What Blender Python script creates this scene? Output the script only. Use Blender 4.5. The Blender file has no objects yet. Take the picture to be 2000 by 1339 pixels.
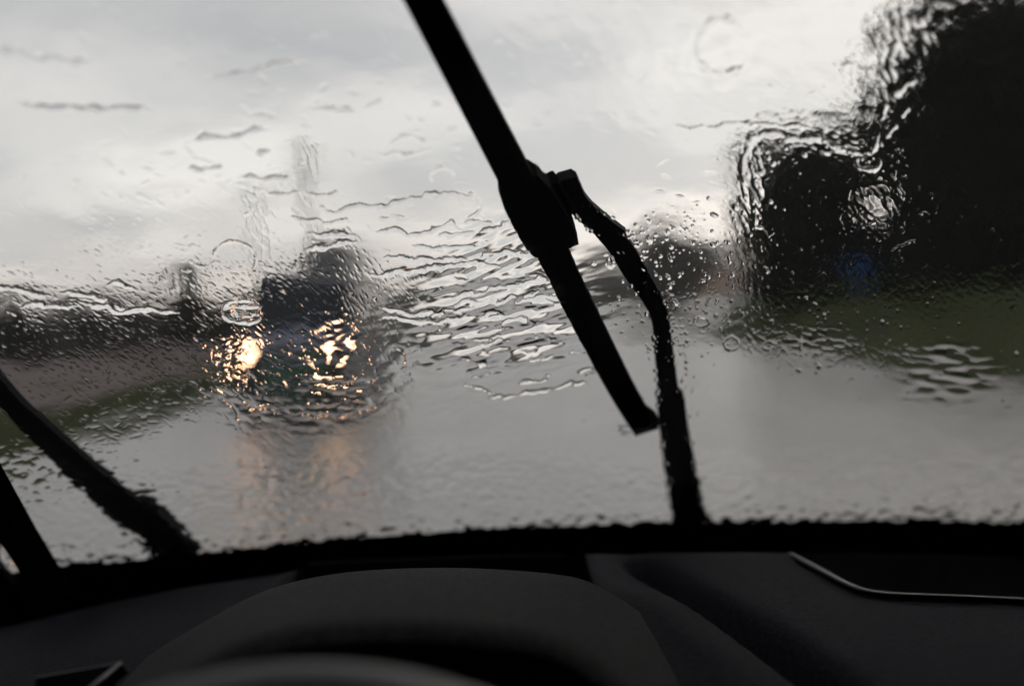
import bpy, bmesh, math, random
import numpy as np
from mathutils import Vector, Matrix, Euler

random.seed(7); rng = np.random.default_rng(11)
S = bpy.context.scene
C = S.collection
R = math.radians

# ------------------------------------------------------------------ camera
EYE = Vector((0, 0, 1.6))                 # driver's eye, metres above the road
F = 35.0 / 36.0 * 2000.0                  # focal length in photo pixels
cam_rot = Matrix.Rotation(R(90 - 2.25), 3, 'X') @ Matrix.Rotation(R(-4.0), 3, 'Z')
cd = bpy.data.cameras.new('camera'); cam = bpy.data.objects.new('camera', cd); C.objects.link(cam)
cam.matrix_world = Matrix.Translation(EYE) @ cam_rot.to_4x4()
cd.lens = 35.0; cd.sensor_width = 36.0; cd.clip_start = 0.02; cd.clip_end = 3000
cd.dof.use_dof = True; cd.dof.focus_distance = 0.715; cd.dof.aperture_fstop = 1.8
cd.dof.aperture_blades = 0
S.camera = cam

# ------------------------------------------------------------------ world, sun, exposure
SUN_EL, SUN_AZ = R(38), R(28)             # azimuth clockwise from straight ahead (+Y)
w = bpy.data.worlds.new('World'); S.world = w; w.use_nodes = True
nt = w.node_tree; N = nt.nodes; L = nt.links; N.clear()
def nd(t, **kw):
    n = N.new(t)
    for k, v in kw.items(): setattr(n, k, v)
    return n
out = nd('ShaderNodeOutputWorld'); bg = nd('ShaderNodeBackground'); L.new(bg.outputs[0], out.inputs[0])
bg.inputs['Strength'].default_value = 0.1
sky = nd('ShaderNodeTexSky', sky_type='NISHITA', sun_disc=False); sky.sun_elevation = SUN_EL; sky.sun_rotation = SUN_AZ
sky.air_density = 1.5; sky.dust_density = 4.0
tc = nd('ShaderNodeTexCoord'); sep = nd('ShaderNodeSeparateXYZ'); L.new(tc.outputs['Generated'], sep.inputs[0])
# cloud layer: the view direction hits a flat ceiling, which draws clouds out towards the horizon
mx = nd('ShaderNodeMath', operation='MAXIMUM'); L.new(sep.outputs['Z'], mx.inputs[0]); mx.inputs[1].default_value = 0.0
ad = nd('ShaderNodeMath', operation='ADD'); L.new(mx.outputs[0], ad.inputs[0]); ad.inputs[1].default_value = 0.10
dx = nd('ShaderNodeMath', operation='DIVIDE'); L.new(sep.outputs['X'], dx.inputs[0]); L.new(ad.outputs[0], dx.inputs[1])
dy = nd('ShaderNodeMath', operation='DIVIDE'); L.new(sep.outputs['Y'], dy.inputs[0]); L.new(ad.outputs[0], dy.inputs[1])
cmb = nd('ShaderNodeCombineXYZ'); L.new(dx.outputs[0], cmb.inputs[0]); L.new(dy.outputs[0], cmb.inputs[1])
nz = nd('ShaderNodeTexNoise'); nz.inputs['Scale'].default_value = 0.75; nz.inputs['Detail'].default_value = 4; nz.inputs['Roughness'].default_value = 0.45
nz.inputs['Distortion'].default_value = 0.3
ofs = nd('ShaderNodeVectorMath', operation='ADD'); L.new(cmb.outputs[0], ofs.inputs[0]); ofs.inputs[1].default_value = (3.1, 0.4, 0)
L.new(ofs.outputs[0], nz.inputs['Vector'])
cr = nd('ShaderNodeValToRGB'); L.new(nz.outputs['Fac'], cr.inputs[0])
cr.color_ramp.elements[0].position = 0.36; cr.color_ramp.elements[0].color = (0.46, 0.462, 0.482, 1)
cr.color_ramp.elements[1].position = 0.66; cr.color_ramp.elements[1].color = (0.80, 0.775, 0.755, 1)
# overcast brightness over elevation (CIE-like turned round: thin cloud low down, heavy cloud overhead)
gr = nd('ShaderNodeValToRGB'); L.new(sep.outputs['Z'], gr.inputs[0])
e = gr.color_ramp.elements; e[0].position = 0.0; e[0].color = (1.04, 0.92, 0.82, 1); e[1].position = 1.0; e[1].color = (0.62, 0.63, 0.66, 1)
m_ = e.new(0.07); m_.color = (0.95, 0.925, 0.905, 1); m_ = e.new(0.14); m_.color = (0.92, 0.915, 0.905, 1); m_ = e.new(0.31); m_.color = (0.66, 0.66, 0.675, 1)
mul = nd('ShaderNodeMix', data_type='RGBA', blend_type='MULTIPLY'); mul.inputs[0].default_value = 1
L.new(cr.outputs[0], mul.inputs[6]); L.new(gr.outputs[0], mul.inputs[7])
# thinner cloud in the direction of the hidden sun, right of the road
BRK = Vector((math.sin(R(15)) * math.cos(R(15)), math.cos(R(15)) * math.cos(R(15)), math.sin(R(15))))
nrm = nd('ShaderNodeVectorMath', operation='NORMALIZE'); L.new(tc.outputs['Generated'], nrm.inputs[0])
dot = nd('ShaderNodeVectorMath', operation='DOT_PRODUCT'); L.new(nrm.outputs[0], dot.inputs[0]); dot.inputs[1].default_value = BRK
brk = nd('ShaderNodeMapRange', interpolation_type='SMOOTHSTEP'); L.new(dot.outputs['Value'], brk.inputs['Value'])
brk.inputs['From Min'].default_value = math.cos(R(26)); brk.inputs['From Max'].default_value = 1.0; brk.inputs['To Min'].default_value = 10.0; brk.inputs['To Max'].default_value = 12.0
sc = nd('ShaderNodeVectorMath', operation='SCALE'); L.new(mul.outputs[2], sc.inputs[0]); L.new(brk.outputs[0], sc.inputs['Scale'])
mixw = nd('ShaderNodeMix', data_type='RGBA'); mixw.inputs[0].default_value = 0.93
L.new(sky.outputs[0], mixw.inputs[6]); L.new(sc.outputs[0], mixw.inputs[7]); L.new(mixw.outputs[2], bg.inputs['Color'])

sl = bpy.data.lights.new('sun', 'SUN'); sl.energy = 0.5; sl.angle = R(25); sl.color = (1, 0.95, 0.88)
so = bpy.data.objects.new('sun', sl); C.objects.link(so)
sd = Vector((math.sin(SUN_AZ) * math.cos(SUN_EL), math.cos(SUN_AZ) * math.cos(SUN_EL), math.sin(SUN_EL)))
so.rotation_euler = sd.to_track_quat('Z', 'Y').to_euler()

S.view_settings.view_transform = 'Standard'; S.view_settings.look = 'None'
S.view_settings.exposure = 0.5; S.view_settings.gamma = 1.0; S.view_settings.use_curve_mapping = False
cy = S.cycles
cy.use_denoising = True; cy.denoiser = 'OPENIMAGEDENOISE'
cy.max_bounces = 14; cy.transmission_bounces = 12; cy.glossy_bounces = 4; cy.diffuse_bounces = 3; cy.volume_bounces = 0
cy.transparent_max_bounces = 8; cy.sample_clamp_indirect = 12.0; cy.caustics_reflective = True; cy.caustics_refractive = True
cy.blur_glossy = 0.0

# ------------------------------------------------------------------ measuring helpers (photo pixel -> world)
def ray(px, py):
    return (cam_rot @ Vector(((px - 1000) / F, -(py - 669.5) / F, -1.0))).normalized()
def at(px, py, Y):                        # the point seen at that pixel, Y metres ahead
    d = ray(px, py); return EYE + d * (Y / d.y)
def ground_at(px, py):
    d = ray(px, py); return EYE + d * (-EYE.z / d.z)

# ------------------------------------------------------------------ materials
def mat(name, col, rough=0.6, metal=0.0, spec=0.5, var=0.0, vscale=6.0, bump=0.0, bscale=60.0, col2=None, emit=None, estr=0.0, coat=0.0, detail=4):
    m = bpy.data.materials.new(name); m.use_nodes = True; t = m.node_tree; b = t.nodes['Principled BSDF']
    b.inputs['Base Color'].default_value = (*col, 1); b.inputs['Roughness'].default_value = rough
    b.inputs['Metallic'].default_value = metal; b.inputs['Specular IOR Level'].default_value = spec
    b.inputs['Coat Weight'].default_value = coat
    tcn = t.nodes.new('ShaderNodeTexCoord')
    if var or col2:
        n = t.nodes.new('ShaderNodeTexNoise'); n.inputs['Scale'].default_value = vscale; n.inputs['Detail'].default_value = detail
        t.links.new(tcn.outputs['Object'], n.inputs['Vector'])
        r = t.nodes.new('ShaderNodeValToRGB'); t.links.new(n.outputs['Fac'], r.inputs[0])
        c2 = col2 or tuple(c * (1 + var) for c in col); c1 = col if col2 else tuple(c * (1 - var) for c in col)
        r.color_ramp.elements[0].position = 0.35; r.color_ramp.elements[1].position = 0.65
        r.color_ramp.elements[0].color = (*c1, 1); r.color_ramp.elements[1].color = (*c2, 1)
        t.links.new(r.outputs[0], b.inputs['Base Color'])
    if bump:
        n = t.nodes.new('ShaderNodeTexNoise'); n.inputs['Scale'].default_value = bscale; n.inputs['Detail'].default_value = 5
        t.links.new(tcn.outputs['Object'], n.inputs['Vector'])
        bp = t.nodes.new('ShaderNodeBump'); bp.inputs['Strength'].default_value = bump; bp.inputs['Distance'].default_value = 0.3 / bscale
        t.links.new(n.outputs['Fac'], bp.inputs['Height']); t.links.new(bp.outputs[0], b.inputs['Normal'])
    if emit:
        b.inputs['Emission Color'].default_value = (*emit, 1); b.inputs['Emission Strength'].default_value = estr
    return m
def glassmat(name, ior, col=(1, 1, 1)):
    m = bpy.data.materials.new(name); m.use_nodes = True; t = m.node_tree; t.nodes.clear()
    o = t.nodes.new('ShaderNodeOutputMaterial'); g = t.nodes.new('ShaderNodeBsdfGlass')
    g.inputs['IOR'].default_value = ior; g.inputs['Roughness'].default_value = 0.0; g.inputs['Color'].default_value = (*col, 1)
    t.links.new(g.outputs[0], o.inputs[0]); return m
M = dict(
    grass=mat('wet grass', (0.030, 0.037, 0.013), 0.85, spec=0.2, var=0, col2=(0.066, 0.074, 0.026), vscale=0.35, bump=0.6, bscale=4),
    blade=mat('grass blades', (0.036, 0.050, 0.014), 0.7, spec=0.2, col2=(0.070, 0.085, 0.026), vscale=0.8),
    field=mat('heather brown field', (0.055, 0.036, 0.034), 0.9, col2=(0.085, 0.058, 0.05), vscale=0.25, bump=0.5, bscale=3),
    asphalt=mat('wet asphalt', (0.19, 0.182, 0.175), 0.32, spec=1.0, col2=(0.30, 0.288, 0.278), vscale=0.6, bump=0.4, bscale=3.0, coat=0.0),
    yellow=mat('yellow road paint', (0.34, 0.245, 0.09), 0.3, col2=(0.17, 0.14, 0.09), vscale=3),
    kerb=mat('concrete kerb', (0.25, 0.24, 0.22), 0.5, var=0.2, vscale=3),
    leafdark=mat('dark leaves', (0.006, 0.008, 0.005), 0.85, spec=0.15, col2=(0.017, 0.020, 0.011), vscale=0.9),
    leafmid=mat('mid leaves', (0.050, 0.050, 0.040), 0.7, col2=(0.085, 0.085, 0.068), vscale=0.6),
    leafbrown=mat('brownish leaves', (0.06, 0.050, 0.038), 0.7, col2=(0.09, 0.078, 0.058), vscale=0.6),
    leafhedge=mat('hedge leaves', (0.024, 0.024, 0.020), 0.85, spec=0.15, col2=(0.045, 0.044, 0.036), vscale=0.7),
    bark=mat('bark', (0.04, 0.032, 0.026), 0.9, var=0.3, vscale=5, bump=0.6, bscale=8),
    polewood=mat('weathered pole wood', (0.10, 0.09, 0.085), 0.8, var=0.25, vscale=4),
    salmon=mat('salmon render', (0.78, 0.48, 0.36), 0.8, var=0.08, vscale=1.5),
    rooft=mat('clay roof', (0.16, 0.09, 0.07), 0.7, var=0.2, vscale=2),
    white=mat('white paint', (0.75, 0.74, 0.72), 0.4),
    darkglass=mat('dark window glass', (0.006, 0.008, 0.010), 0.12, spec=0.3),
    bonnetsky=mat('van bonnet with sky reflection in colour', (0.09, 0.105, 0.15), 0.3, spec=0.5, var=0.1, vscale=2),  # paler and bluer than the body: the reflected sky is put into this colour
    vanpaint=mat('dark blue grey van paint', (0.012, 0.014, 0.020), 0.35, spec=0.3, var=0.1, vscale=2),
    green=mat('green panel', (0.01, 0.12, 0.06), 0.35, var=0.1, vscale=3),
    blackpl=mat('black plastic', (0.012, 0.012, 0.013), 0.55, var=0.15, vscale=20),
    rubber=mat('black rubber', (0.002, 0.002, 0.002), 0.95, spec=0.0, var=0.2, vscale=30),
    steel=mat('grey steel', (0.30, 0.30, 0.31), 0.35, metal=0.8, var=0.1, vscale=5),
    lens=mat('lit headlamp lens', (0.8, 0.8, 0.8), 0.2, emit=(1.0, 0.54, 0.29), estr=9.5),
    signblue=mat('blue sign face', (0.025, 0.12, 0.38), 0.35, var=0.05, vscale=4),
    signpost=mat('galvanised post', (0.28, 0.28, 0.29), 0.45, metal=0.6, var=0.1, vscale=6),
    tail=mat('red lamp glass', (0.4, 0.02, 0.02), 0.2),
    dash=mat('soft dashboard skin', (0.0105, 0.0108, 0.0135), 0.85, spec=0.04, var=0.3, vscale=260, bump=0.5, bscale=420),
    hood=mat('grained binnacle skin', (0.0185, 0.0182, 0.0185), 0.85, spec=0.05, var=0.3, vscale=240, bump=0.9, bscale=330),
    dashblack=mat('black dashboard recess', (0.003, 0.003, 0.0035), 0.9, spec=0.0, var=0.1, vscale=9),
    trim=mat('satin silver trim', (0.075, 0.075, 0.077), 0.42, metal=0.85, var=0.06, vscale=12),
    leather=mat('steering wheel leather', (0.022, 0.022, 0.023), 0.5, var=0.1, vscale=15, bump=0.5, bscale=300),
    frit=mat('black ceramic band', (0.0015, 0.0015, 0.0015), 0.9, spec=0.0, var=0.1, vscale=8),
    wiper=mat('wiper black', (0.002, 0.002, 0.0022), 0.85, spec=0.03, var=0.1, vscale=40),
    arm=mat('wiper arm paint', (0.003, 0.003, 0.004), 0.6, spec=0.1, var=0.1, vscale=40),
    cloth=mat('headliner cloth', (0.05, 0.05, 0.052), 0.95, var=0.1, vscale=30),
    carpaint=mat('dark car paint', (0.010, 0.010, 0.011), 0.35, spec=0.4, var=0.1, vscale=3),
    glass=glassmat('windscreen glass', 1.5, (0.985, 0.99, 0.985)),
    water=glassmat('rain water', 1.33),
    pane=glassmat('side glass', 1.5, (0.95, 0.96, 0.95)),
)

# ------------------------------------------------------------------ mesh helpers
def link(name, me, m, parent=None):
    o = bpy.data.objects.new(name, me); C.objects.link(o)
    if m: me.materials.append(m)
    if parent: o.parent = parent
    return o
def obj(name, bm, m, parent=None, smooth=False):
    bmesh.ops.recalc_face_normals(bm, faces=bm.faces)
    me = bpy.data.meshes.new(name); bm.to_mesh(me); bm.free()
    if smooth:
        for p in me.polygons: p.use_smooth = True
    return link(name, me, m, parent)
def pyobj(name, v, f, m, parent=None, smooth=False):
    me = bpy.data.meshes.new(name); me.from_pydata([tuple(p) for p in v], [], f); me.update()
    if smooth:
        for p in me.polygons: p.use_smooth = True
    return link(name, me, m, parent)
def tag(o, label=None, cat=None, group=None, kind=None):
    if label: o['label'] = label
    if cat: o['category'] = cat
    if group: o['group'] = group
    if kind: o['kind'] = kind
    return o
def thing(name, label, cat, loc=(0, 0, 0), group=None, rz=0):
    o = bpy.data.objects.new(name, None); C.objects.link(o); o.location = loc; o.rotation_euler = (0, 0, rz); o.empty_display_size = 0.1
    return tag(o, label, cat, group)
def box(bm, c, s, bev=0.0, rot=None):
    r = bmesh.ops.create_cube(bm, size=1.0); vs = r['verts']
    bmesh.ops.scale(bm, vec=s, verts=vs)
    if bev:
        es = list({ed for v in vs for ed in v.link_edges})
        g = bmesh.ops.bevel(bm, geom=es, offset=bev, segments=2, affect='EDGES', profile=0.7); vs = list({v for f in g['faces'] for v in f.verts} | {v for v in vs if v.is_valid})
    if rot is not None: bmesh.ops.rotate(bm, cent=(0, 0, 0), matrix=rot, verts=vs)
    bmesh.ops.translate(bm, vec=c, verts=vs)
def tube(bm, pts, rad, n=10, flat=1.0, up=None, caps=True):
    """round or flattened tube along points; rad a number or one per point"""
    pts = [Vector(p) for p in pts]; rings = []
    if not hasattr(rad, '__len__'): rad = [rad] * len(pts)
    for i, p in enumerate(pts):
        t = (pts[min(i + 1, len(pts) - 1)] - pts[max(i - 1, 0)]).normalized()
        u = up if up is not None else (Vector((0, 0, 1)) if abs(t.z) < 0.9 else Vector((1, 0, 0)))
        a = t.cross(u).normalized(); b = a.cross(t).normalized()
        rings.append([bm.verts.new(p + (a * math.cos(2 * math.pi * k / n) + b * math.sin(2 * math.pi * k / n) * flat) * rad[i]) for k in range(n)])
    for i in range(len(rings) - 1):
        for k in range(n):
            bm.faces.new((rings[i][k], rings[i][(k + 1) % n], rings[i + 1][(k + 1) % n], rings[i + 1][k]))
    if caps:
        bm.faces.new(rings[0][::-1]); bm.faces.new(rings[-1])
def cyl(bm, c, r, h, axis='Z', n=20, r2=None):
    rot = {'Z': Matrix.Identity(4), 'X': Matrix.Rotation(R(90), 4, 'Y'), 'Y': Matrix.Rotation(R(90), 4, 'X')}[axis]
    bmesh.ops.create_cone(bm, cap_ends=True, segments=n, radius1=r, radius2=r if r2 is None else r2, depth=h, matrix=Matrix.Translation(c) @ rot)
def smoothcurve(pts, n=8):
    P = [Vector(p) for p in pts]; P = [P[0] * 2 - P[1]] + P + [P[-1] * 2 - P[-2]]; o = []
    for i in range(1, len(P) - 2):
        for k in range(n):
            t = k / n; a, b, c, d = P[i - 1], P[i], P[i + 1], P[i + 2]
            o.append(0.5 * ((2 * b) + (c - a) * t + (2 * a - 5 * b + 4 * c - d) * t * t + (-a + 3 * b - 3 * c + d) * t ** 3))
    o.append(P[-2]); return o

# ------------------------------------------------------------------ terrain
def ss(a, b, x):
    t = np.clip((x - a) / (b - a), 0, 1); return t * t * (3 - 2 * t)
XL, XR = -6.35, 6.75                      # road edges
def hill(x, y):
    x = np.asarray(x, float); y = np.asarray(y, float)
    bank = 1.15 * ss(7.1, 10.8, x) * ss(7, 14, y) * (1 - ss(40, 50, y + 0.10 * (x - 8)))     # grassy bank at the right
    left = 0.25 * ss(-7.5, -14, x) * 1.0
    far = 0.0
    return -0.05 + 0.0 * x + bank + far + left * 0.6
gx = np.concatenate([[-900, -400, -200, -100], np.arange(-60, 60.1, 1.0), [100, 200, 400, 900]])
gy = np.concatenate([[-60, -20], np.arange(-6, 110.1, 1.5), [130, 160, 220, 400, 800, 1600]])
GX, GY = np.meshgrid(gx, gy); GZ = hill(GX, GY)
nx_, ny_ = len(gx), len(gy)
vv = np.stack([GX.ravel(), GY.ravel(), GZ.ravel()], 1)
ff = [(j * nx_ + i, j * nx_ + i + 1, (j + 1) * nx_ + i + 1, (j + 1) * nx_ + i) for j in range(ny_ - 1) for i in range(nx_ - 1)]
tag(pyobj('ground', vv, ff, M['grass'], smooth=True), kind='structure')
def sheet(name, poly, z, m):
    o = pyobj(name, [(x, y, z) for x, y in poly], [tuple(range(len(poly)))], m); return tag(o, kind='structure')
sheet('road', [(XL, -40), (XR, -40), (XR, 47), (XR + 0.3, 52), (XR, 57), (XR, 300), (XL, 300)], 0.0, M['asphalt'])
# side road leaving to the right behind the grass bank, with a grass island in its mouth
sheet('side_road', [(XR - 0.2, 49), (13, 52), (28, 62), (70, 80), (70, 110), (30, 104), (XR - 0.2, 100)], -0.004, M['asphalt'])
isl = [(5.0 + 2.4 * math.cos(a) , 43.5 + 3.4 * math.sin(a)) for a in np.linspace(0, 2 * math.pi, 24, endpoint=False)]
bm = bmesh.new(); vs = [bm.verts.new((x + 1.9, y, 0.13)) for x, y in isl]; f = bm.faces.new(vs)
ex = bmesh.ops.extrude_face_region(bm, geom=[f]); bmesh.ops.translate(bm, vec=(0, 0, -0.15), verts=[v for v in ex['geom'] if isinstance(v, bmesh.types.BMVert)])
tag(obj('traffic_island', bm, M['grass']), kind='structure')
bm = bmesh.new(); box(bm, (-2.12, 130, 0.0), (0.13, 340, 0.008)); tag(obj('centre_line', bm, M['yellow']), kind='structure')  # worn
o = pyobj('field', [(x, y, float(hill(x, 30)) + 0.025) for y in (-20, 90) for x in (-10.6, -11.5, -12.5, -14, -60)], [(i, i + 5, i + 6, i + 1) for i in range(4)], M['field']); tag(o, kind='structure')
for x, nm in ((XL - 0.07, 'kerb'), (XR + 0.07, 'kerb')):
    bm = bmesh.new(); box(bm, (x, 20 if x > 0 else 60, 0.0), (0.14, 50 if x > 0 else 240, 0.12), 0.012); tag(obj(nm, bm, M['kerb']), kind='structure')

# grass blades along the verges
def blades(name, n, xr, yr, hgt):
    x = rng.uniform(*xr, n); y = rng.uniform(*yr, n); z = np.maximum(hill(x, y), -0.05) - 0.02
    a = rng.uniform(0, 6.28, n); h = rng.uniform(0.5, 1.2, n) * hgt; wd = 0.012 + 0.02 * rng.random(n)
    lx, ly = rng.normal(0, 0.3, n) * h, rng.normal(0, 0.3, n) * h
    v = np.empty((n, 3, 3)); v[:, 0] = np.stack([x - wd * np.cos(a), y - wd * np.sin(a), z], 1)
    v[:, 1] = np.stack([x + wd * np.cos(a), y + wd * np.sin(a), z], 1); v[:, 2] = np.stack([x + lx, y + ly, z + h], 1)
    f = np.arange(n * 3).reshape(-1, 3)
    return tag(pyobj(name, v.reshape(-1, 3), f.tolist(), M['blade']), kind='stuff')
blades('verge_grass', 16000, (XR + 0.25, 15), (8, 42), 0.22)['label'] = 'wet green grass on the bank beside the road'
blades('verge_grass', 11000, (-10.6, XL - 0.25), (6, 45), 0.2)['label'] = 'strip of wet green grass between road and brown field'
blades('verge_grass', 2500, (5.3, 8.4), (40.6, 46.4), 0.18)['label'] = 'short grass on the island in the side road mouth'

# ------------------------------------------------------------------ trees
def leaves(cents, radii, n, size, hole=None, clump=22):
    """n leaf quads in clumps spread through ellipsoids"""
    k = max(1, n // clump); cents = np.array(cents, float); radii = np.array(radii, float)
    wts = np.prod(radii, 1) ** (2 / 3); idx = rng.choice(len(cents), k, p=wts / wts.sum())
    d = rng.normal(size=(k, 3)); d /= np.linalg.norm(d, axis=1)[:, None]
    r = rng.random(k) ** 0.38 * (1 + 0.10 * rng.normal(size=k))
    cp = cents[idx] + d * radii[idx] * r[:, None]
    p = np.repeat(cp, clump, 0) + rng.normal(size=(k * clump, 3)) * size * 1.9
    if hole is not None:
        c0, dr, rad = hole; q = p - c0; t = q @ dr; dist = np.linalg.norm(q - t[:, None] * dr, axis=1); p = p[dist > rad * (0.85 + 0.3 * rng.random(len(p)))]
    m = len(p); a = rng.normal(size=(m, 3)); a /= np.linalg.norm(a, axis=1)[:, None]
    b = np.cross(a, rng.normal(size=(m, 3))); b /= np.linalg.norm(b, axis=1)[:, None]
    s = (size * (0.6 + 0.7 * rng.random(m)))[:, None]
    v = np.empty((m, 4, 3)); v[:, 0] = p - a * s; v[:, 1] = p + b * s * 0.5; v[:, 2] = p + a * s; v[:, 3] = p - b * s * 0.5
    return v.reshape(-1, 3), np.arange(m * 4).reshape(-1, 4).tolist()
def tree(name, label, x, y, H, cents, radii, n, size, leaf, group=None, trunk=0.2, hole=None, cat='tree', z0=None):
    z = float(hill(x, y)) if z0 is None else z0
    t = thing(name, label, cat, (x, y, z), group)
    bm = bmesh.new(); top = H * 0.72
    pts = [(0, 0, -0.1), (0.02 * H * random.uniform(-1, 1), 0.02 * H, top * 0.4), (0.03 * H * random.uniform(-1, 1), 0, top * 0.75), (0, 0, top)]
    tube(bm, pts, [trunk, trunk * 0.75, trunk * 0.5, trunk * 0.2], 8)
    for k in range(7):
        i = random.randrange(len(cents)); c = Vector(cents[i]) + Vector([random.uniform(-0.5, 0.5) * r for r in radii[i]])
        s0 = Vector((0, 0, top * random.uniform(0.3, 0.8)))
        tube(bm, [s0, s0.lerp(c, 0.5) + Vector((0, 0, 0.1)), c], [trunk * 0.35, trunk * 0.22, trunk * 0.08], 6)
    obj('trunk', bm, M['bark'], t, True)
    h = None
    if hole: h = (np.array(hole[0]) - np.array([x, y, z]), np.array(hole[1]), hole[2])
    v, f = leaves(cents, radii, n, size, h); o = pyobj('crown', v, f, leaf, t)
    return t

gapd = ray(1710, 405)
gap = (EYE, gapd)
# tall dark tree at the right, crown beyond the top of the picture
p1 = at(1990, 560, 25)
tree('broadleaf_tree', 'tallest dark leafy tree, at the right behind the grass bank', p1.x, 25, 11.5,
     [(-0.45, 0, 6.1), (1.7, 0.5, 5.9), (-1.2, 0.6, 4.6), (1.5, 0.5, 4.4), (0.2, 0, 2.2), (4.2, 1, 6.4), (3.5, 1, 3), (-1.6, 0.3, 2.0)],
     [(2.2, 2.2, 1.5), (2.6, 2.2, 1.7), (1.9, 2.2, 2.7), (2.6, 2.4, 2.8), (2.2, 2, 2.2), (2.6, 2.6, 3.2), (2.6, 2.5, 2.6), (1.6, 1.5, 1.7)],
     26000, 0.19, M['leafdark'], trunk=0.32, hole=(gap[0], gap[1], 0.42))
p2 = at(1605, 600, 36)
tree('broadleaf_tree', 'dark leafy tree with a flat top, behind the round blue sign', p2.x, 36, 6.4,
     [(-1.0, 0, 4.6), (0.9, 0, 4.5), (-1.2, 0.2, 2.6), (1.0, 0, 2.5), (-1.1, 0, 1.0), (1.2, 0, 1.0), (2.7, 0.5, 2.2)],
     [(1.5, 1.6, 1.35), (1.7, 1.6, 1.4), (1.45, 1.6, 1.8), (1.9, 1.6, 1.8), (1.45, 1.5, 1.2), (1.9, 1.5, 1.2), (1.5, 1.5, 1.9)],
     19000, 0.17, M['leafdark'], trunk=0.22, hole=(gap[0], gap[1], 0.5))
p3 = at(1870, 600, 33)
tree('broadleaf_tree', 'dark leafy tree filling the space between the flat topped tree and the tallest tree', p3.x + 0.3, 33, 8.5,
     [(-2.2, 0, 5.0), (-2.0, 0, 3.9), (0, 0, 5.6), (-0.6, 0, 3.2), (1.5, 0, 3.4), (0, 0, 1.2), (3, 0, 4.5)],
     [(1.2, 1.2, 0.75), (1.3, 1.3, 1.5), (2.1, 1.8, 1.8), (1.9, 1.8, 2.4), (2.3, 1.8, 2.6), (2.6, 1.8, 1.5), (2.4, 2, 2.6)],
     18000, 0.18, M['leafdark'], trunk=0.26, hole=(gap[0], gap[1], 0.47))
for i, (px, lab) in enumerate([(1765, 'low dark bush between the two biggest dark trees'), (1960, 'low dark bush at the foot of the tallest tree')]):
    q = at(px, 600, 31.5 - 4 * i); H = 1.9
    t = thing('bush', lab, 'bush', (q.x, q.y, float(hill(q.x, q.y)) - 0.05), 'bushes on the grass bank')
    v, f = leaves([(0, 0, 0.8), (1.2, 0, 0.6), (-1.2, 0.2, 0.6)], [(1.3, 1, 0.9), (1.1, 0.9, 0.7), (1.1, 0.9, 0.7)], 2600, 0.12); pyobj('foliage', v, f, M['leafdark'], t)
    bm = bmesh.new()
    for k in range(5): tube(bm, [(0, 0, -0.05), (random.uniform(-.5, .5), random.uniform(-.3, .3), 0.5), (random.uniform(-1, 1), random.uniform(-.5, .5), 1.1)], [0.03, 0.02, 0.008], 5)
    obj('stem', bm, M['bark'], t)
# middle distance
def dome(w, h, base=0.25):
    return ([(0, 0, h * 0.62), (-w * 0.24, 0, h * 0.42), (w * 0.24, 0, h * 0.45), (0, 0, h * 0.3)],
            [(w * 0.36, w * 0.3, h * 0.38), (w * 0.27, w * 0.3, h * 0.36), (w * 0.27, w * 0.3, h * 0.38), (w * 0.42, w * 0.3, h * 0.28)])
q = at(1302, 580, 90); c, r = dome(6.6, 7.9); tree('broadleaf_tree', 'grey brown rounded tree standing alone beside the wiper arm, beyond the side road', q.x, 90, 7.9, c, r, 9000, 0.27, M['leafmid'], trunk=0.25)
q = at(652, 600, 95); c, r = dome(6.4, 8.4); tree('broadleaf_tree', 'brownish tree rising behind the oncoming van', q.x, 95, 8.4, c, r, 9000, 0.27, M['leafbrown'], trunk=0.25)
q = at(402, 640, 64); tree('conifer_tree', 'narrow dark conifer sticking up out of the hedge', q.x, 61, 5.4,
     [(0, 0, 1.3), (0, 0, 2.6), (0, 0, 3.8), (0, 0, 4.8)], [(1.1, 0.95, 1.2), (0.95, 0.75, 1.1), (0.7, 0.6, 1.0), (0.4, 0.4, 0.7)], 5000, 0.12, M['leafdark'], trunk=0.12)
q = at(30, 640, 60); tree('conifer_tree', 'short broad conifer at the far left end of the hedge', q.x, 60, 4.2,
     [(0, 0, 1.3), (0, 0, 2.4), (0, 0, 3.4)], [(1.2, 1, 1.2), (0.9, 0.9, 1.0), (0.5, 0.5, 0.9)], 2400, 0.13, M['leafdark'], trunk=0.12)
# hedge behind the field
t = thing('hedge', 'long dark uneven hedge behind the brown field', 'hedge', (-28, 62, 0.2))
cs, rs = [], []
for x in np.arange(-46, 18.5, 1.7): cs.append((x, rng.uniform(-1, 1), 1.3)); rs.append((1.6, 1.2, rng.uniform(1.1, 1.75)))
v, f = leaves(cs, rs, 38000, 0.17); pyobj('foliage', v, f, M['leafhedge'], t)
for x in np.arange(-45, 18, 3.0):
    bm = bmesh.new(); tube(bm, [(x, 0, -0.3), (x + 0.2, 0.1, 0.7), (x - 0.1, 0, 1.6)], [0.07, 0.05, 0.02], 5); obj('stem', bm, M['bark'], t)
# far wood
cs, rs = [], []
for x in np.arange(-170, 125, 5.0):
    h = rng.uniform(4.5, 7.5) * (1.0 + 0.25 * math.sin(x * 0.06)); yy = rng.uniform(-10, 12); cs.append((x, 160 + yy, h * 0.45)); rs.append((4.2, 4, h * 0.58))
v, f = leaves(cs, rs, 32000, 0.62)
o = pyobj('wood', v, f, M['leafmid']); tag(o, 'far grey green wood along the horizon', kind='stuff')

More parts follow.
